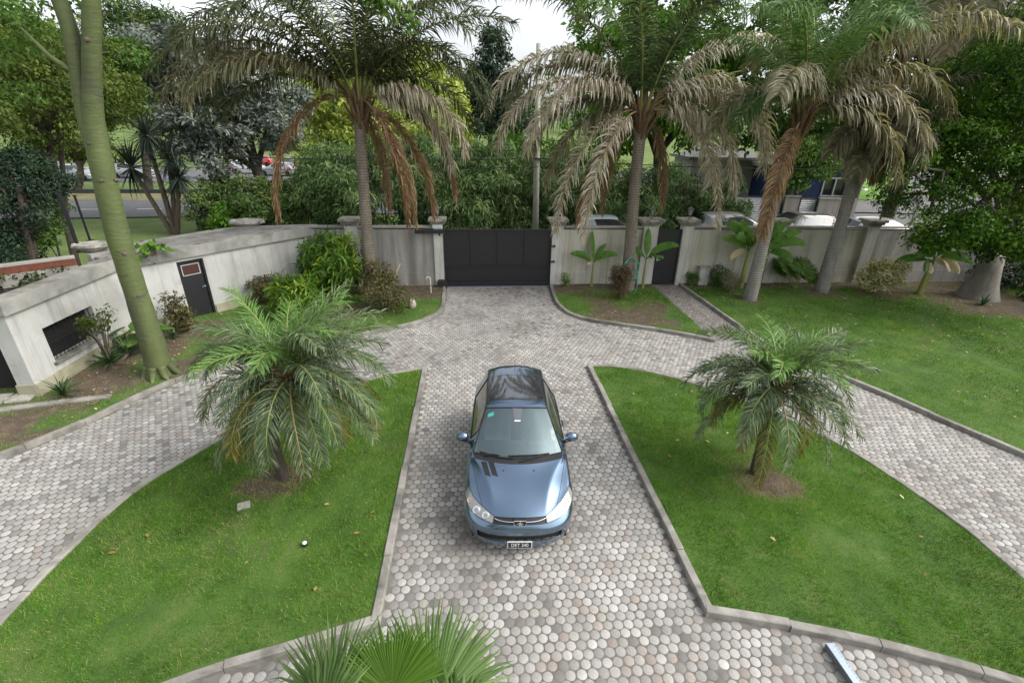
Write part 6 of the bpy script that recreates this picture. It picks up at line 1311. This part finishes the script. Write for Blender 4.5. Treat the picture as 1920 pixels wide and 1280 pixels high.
# mirrors
for s_ in (1, -1):
    mb = MB().ell((s_*.925, -.33, 1.0), (.11, .07, .085), 14, 8); mo_ = mb.build('door_mirror', M['paint'], car, smooth=True)
    MB().tube([(s_*.79, -.40, .945), (s_*.86, -.36, .965)], [.03, .025], 8).ell((s_*.905, -.33, .955), (.085, .055, .045), 12, 6).build('mirror_base', M['trim'], mo_, smooth=True)
    MB().lathe([(.062, 0), (.06, .004)], (s_*.923, -.268, 1.0), 16, 'y').build('mirror_glass', M['chrome'], mo_)
# headlamp internals stand proud behind a clear outline: reflectors and indicator bowls
for s_ in (1, -1):
    hl = PART[('headlight', s_)]
    for (x, y, z, r0, mt_) in ((.50, -1.735, .635, .058, 'chrome'), (.635, -1.645, .66, .062, 'chrome'), (.745, -1.50, .71, .036, 'amber')):
        if mt_ == 'amber' and 'amber' not in M: M['amber'] = plain('amber_lens', (.55, .42, .25), .2, coat=1)
        k = np.argmin(np.linalg.norm(CV-np.array([s_*x, y, z]), axis=1)); p = Vector(CV[k]); n_ = Vector(CN[k]); mb = MB(); q = p+n_*.002
        mb.lathe([(.004, -.012), (r0*.55, -.008), (r0*.9, .0), (r0, .004), (r0*.93, .005), (r0*.8, .001), (r0*.4, -.003), (.006, -.004)], (0, 0, 0), 16)
        rot = n_.to_track_quat('Z', 'Y').to_matrix(); mb.v = [tuple(rot @ Vector(v)+q) for v in mb.v]; mb.build('reflector', M[mt_], hl, smooth=True)
# grille strip, emblem, fog lamps, plate
gr = PART['grille']
def front_pt(x, z):
    d = np.abs(CV[:, 0]-x)+np.abs(CV[:, 2]-z)*1.5+np.where(CN[:, 1] < -.15, 0, 5); k = np.argmin(d); return Vector(CV[k])
for s_ in (1, -1):
    MB().tube(spline([(s_*x, front_pt(s_*x, z).y-.008, z) for x, z in ((.085, .622), (.18, .620), (.29, .622), (.37, .632))], 4), .0085, 6).build('chrome_strip', M['chrome'], gr, smooth=True)
eb = MB(); shield = [(-.085, .66), (.085, .66), (.092, .615), (.06, .565), (0, .545), (-.06, .565), (-.092, .615)]
ye = front_pt(0, .62).y-.022
vs = [(x, ye, z) for x, z in shield]+[(x*.9, ye-.012, (z-.6)*.9+.6) for x, z in shield]; n_ = 7
eb.add(vs+[(x, ye+.05, z) for x, z in shield], [tuple(range(7, 14))]+[(i, (i+1) % 7, 7+(i+1) % 7, 7+i) for i in range(7)]+[(i, (i+1) % 7, 14+(i+1) % 7, 14+i) for i in range(7)])
emb = eb.build('emblem_shield', M['trim'], car)
MB().tube([(x, ye-.006, z) for x, z in shield]+[(shield[0][0], ye-.006, shield[0][1])], .006, 5).build('emblem_rim', M['chrome'], emb)
lion = [(-.018, .645), (.0, .652), (.016, .645), (.02, .632), (.012, .622), (.030, .628), (.045, .622), (.047, .612), (.03, .612), (.016, .606), (.022, .594), (.04, .585), (.042, .568), (.028, .566), (.024, .578), (.008, .586), (-.004, .580), (-.008, .566), (-.028, .562), (-.03, .572), (-.018, .578), (-.016, .592), (-.026, .604), (-.045, .608), (-.05, .620), (-.036, .622), (-.022, .616), (-.014, .624), (-.022, .634)]
nl_ = len(lion); MB().add([(x, ye-.022, z) for x, z in lion]+[(x, ye-.010, z) for x, z in lion], [tuple(range(nl_))]+[(i, nl_+i, nl_+(i+1) % nl_, (i+1) % nl_) for i in range(nl_)]).build('emblem_figure', M['chrome'], emb)
for s_ in (1, -1):
    p = front_pt(s_*.66, .36); mb = MB().lathe([(.004, -.004), (.03, -.005), (.036, .0), (.038, .012)], (0, 0, 0), 14); d = Vector((s_*.45, -1, 0)).normalized(); rot = (-d).to_track_quat('Z', 'Y').to_matrix()
    mb.v = [tuple(rot @ Vector(v)+p+d*.004) for v in mb.v]; mb.build('fog_light', M['sideglass'], car, smooth=True)
    MB().tube(spline([(s_*x, front_pt(s_*x, z).y-.006, z) for x, z in ((.22, .300), (.36, .300), (.50, .303), (.60, .31))], 3), .010, 5).build('bumper_trim', M['paint'], car)
yp = front_pt(0, .27).y-.024
pl_ = MB().box((0, yp, .262), (.36, .016, .125)).build('number_plate', plain('plate_white', (.62, .62, .62), .45), car, bevel=.004)
MB().box((0, yp-.0085, .262), (.335, .004, .10)).build('plate_field', plain('plate_black', (.02, .02, .021), .5), pl_)
fc = bpy.data.curves.new('plate_text', 'FONT'); fc.body = 'DET 340'; fc.size = .098; fc.align_x = 'CENTER'; fc.align_y = 'CENTER'; fc.extrude = .001
ft = bpy.data.objects.new('plate_text', fc); COL.objects.link(ft); bpy.context.view_layer.update()
tm = bpy.data.meshes.new_from_object(ft.evaluated_get(bpy.context.evaluated_depsgraph_get())); bpy.data.objects.remove(ft)
tmv = np.zeros(len(tm.vertices)*3, np.float32); tm.vertices.foreach_get('co', tmv); tmv = tmv.reshape(-1, 3); tmv = np.stack([tmv[:, 0]*.72, yp-.0125-tmv[:, 2], tmv[:, 1]*.9+.262], 1); tm.vertices.foreach_set('co', tmv.astype(np.float32).ravel()); tm.materials.clear()
link('plate_lettering', tm, plain('plate_letters', (.7, .7, .7), .5), pl_)
# hood vents, washer jets, wipers, sticker, mirror inside, seats hint
def on_skin(poly, name, mat, parent, lift=.003, sub=6):
    """patch draped on the upper skin: poly = four corners"""
    V = []; Q = []
    a, b_, c, d = [np.array(p) for p in poly]
    for i in range(sub+1):
        for j in range(sub+1):
            u, v = i/sub, j/sub; p = (a*(1-u)+b_*u)*(1-v)+(d*(1-u)+c*u)*v; V.append((p[0], p[1], surf_pt(p[0], p[1])+lift))
    for i in range(sub):
        for j in range(sub): k = i*(sub+1)+j; Q.append((k, k+1, k+sub+2, k+sub+1))
    return npmesh(name, V, np.array(Q), mat, parent, smooth=True)
hd_ = PART['hood']
for x0 in (-.595, -.485):
    v_ = on_skin([(x0, -.915), (x0+.09, -.935), (x0+.165, -1.20), (x0+.075, -1.175)], 'hood_vent', M['trim'], hd_, .005)
    mb = MB()
    for i in range(5): t = .12+.18*i; xa, ya = x0+.075*t, -.915-.26*t; mb.tube([(xa+.004, ya, surf_pt(xa, ya)+.007), (xa+.086, ya-.02, surf_pt(xa+.08, ya)+.007)], .003, 4)
    mb.build('vent_slat', M['rubber'], v_)
for s_ in (1, -1): MB().ell((s_*.235, -1.10, surf_pt(s_*.235, -1.10)+.004), (.014, .012, .008), 8, 5).build('washer_jet', M['trim'], hd_)
def wip(pts, nm='wiper'):
    P = [(x, y, surf_pt(x, y)+h) for x, y, h in pts]; MB().tube(P, [.011]*len(P), 6).build(nm, M['rubber'], car)
wip([(-.62, -.72, .015), (-.3, -.87, .012), (-.08, -.905, .012)]); wip([(-.16, -.865, .02), (.10, -.86, .02), (.33, -.83, .02), (.50, -.78, .02)]); wip([(.02, -.96, .012), (.22, -.905, .025), (.38, -.83, .025)], 'wiper_arm'); wip([(-.55, -.80, .012), (-.4, -.82, .03), (-.3, -.85, .025)], 'wiper_arm')
ws = PART['windscreen']
on_skin([(-.085, -.06), (.085, -.06), (.055, -.27), (-.055, -.27)], 'sensor_patch', plain('screen_band', (.09, .095, .11), .3, coat=1), ws, .003)
on_skin([(-.05, -.275), (.05, -.275), (.05, -.30), (-.05, -.30)], 'white_sticker', plain('sticker_white', (.7, .72, .72), .4), ws, .004, 3)
on_skin([(-.50, -.10), (-.40, -.09), (-.40, -.155), (-.50, -.165)], 'green_sticker', plain('sticker_green', (.05, .33, .28), .4), ws, .004, 3)
MB().tube([(0, 1.42, surf_pt(0, 1.42)), (0, 1.50, surf_pt(0, 1.5)+.16)], [.006, .003], 5).build('aerial', M['trim'], car)
for s_ in (1, -1): MB().box((s_*.86, .38, .80), (.03, .17, .03)).build('door_handle', M['paint'], PART[('door', s_)], bevel=.008)
# ------------------------------------------------------------------ other cars: the same shell, other colours
KEEP = {'windscreen_header', 'body', 'hood', 'roof', 'windscreen', 'side_window', 'rear_window', 'door', 'bumper', 'headlight', 'tail_light', 'wheel', 'sunroof', 'grille', 'cowl', 'lower_grille'}
PAINTS = {}
def othercar(label, loc, rz, colr, group=None, sc=(1, 1, 1), roofc=None):
    if colr not in PAINTS: PAINTS[colr] = paintmat('car_paint', colr, .25, .3)
    o = root('parked_car', loc, rz); tag(o, label, 'car', group); o.scale = sc
    for ch in car.children:
        st_ = ch.name.split('.')[0]
        if st_ not in KEEP: continue
        c = ch.copy(); COL.objects.link(c); c.parent = o
        if c.data.materials[0] == M['paint'] or st_ == 'sunroof':
            c.material_slots[0].link = 'OBJECT'; c.material_slots[0].material = PAINTS[colr]
        if st_ == 'windscreen': c.material_slots[0].link = 'OBJECT'; c.material_slots[0].material = M['sideglass']
    return o
WHITE, SILVER, REDC, DARK, BLUEC = (.50, .51, .52), (.30, .32, .34), (.33, .05, .05), (.06, .065, .07), (.25, .36, .52)
q = at(1655, 412, 22.2); othercar('white hatchback parked behind the pale variegated shrub', (q.x+.2, q.y, .80), R(90), WHITE, sc=(1.05, 1.12, 1.05))
q = at(1490, 412, 23.3); othercar('beige parked car behind the wall beside the concrete slabs', (q.x-.2, q.y, .80), R(-90), (.16, .15, .135), sc=(1.05, 1.15, 1.05))
q = at(1395, 412, 22.6); othercar('silver car under dry fronds by the corrugated fence', (q.x-.3, q.y, .80), R(90), (.30, .30, .29), sc=(1.05, 1.1, 1.1))
q = at(1150, 412, 22.0); othercar('pale blue white car whose roof shows over the wall right of the gate', (q.x-.1, q.y-.6, .80), R(90), (.34, .40, .46), sc=(1, 1.0, 1.05))
GC = 'cars in the car park beyond the road'
cols = [(60, 305, 60, BLUEC, 'pale blue car at the left end of the far car park'), (105, 318, 56, WHITE, 'white car in the far car park just left of the roadside tree'), (150, 340, 52, SILVER, 'silver car behind the black fence posts'), (200, 322, 57, SILVER, 'grey car half hidden by the green trunk'), (255, 335, 55, WHITE, 'white car behind the dark yucca'),
        (465, 305, 62, WHITE, 'white car left of the silver tree trunk'), (520, 315, 60, SILVER, 'silver white car right of the silver tree trunk'), (545, 298, 68, REDC, 'red car in the far row behind the silver car'), (600, 300, 68, WHITE, 'white car at the right end of the far row'), (480, 294, 72, REDC, 'dark red car behind the silver tree trunk'), (30, 325, 54, SILVER, 'silver car behind the dark conifer')]
for i, (px, py, D_, c, lb) in enumerate(cols):
    q = at(px, py, D_); othercar(lb, (q.x, q.y, -.05), R(90+(8 if i % 2 else -6)+(180 if i % 3 == 0 else 0)), c, GC, sc=(1.05, 1.12, 1.08))
print('objects', len(bpy.data.objects), 'polys', sum(len(m_.polygons) for m_ in bpy.data.meshes))
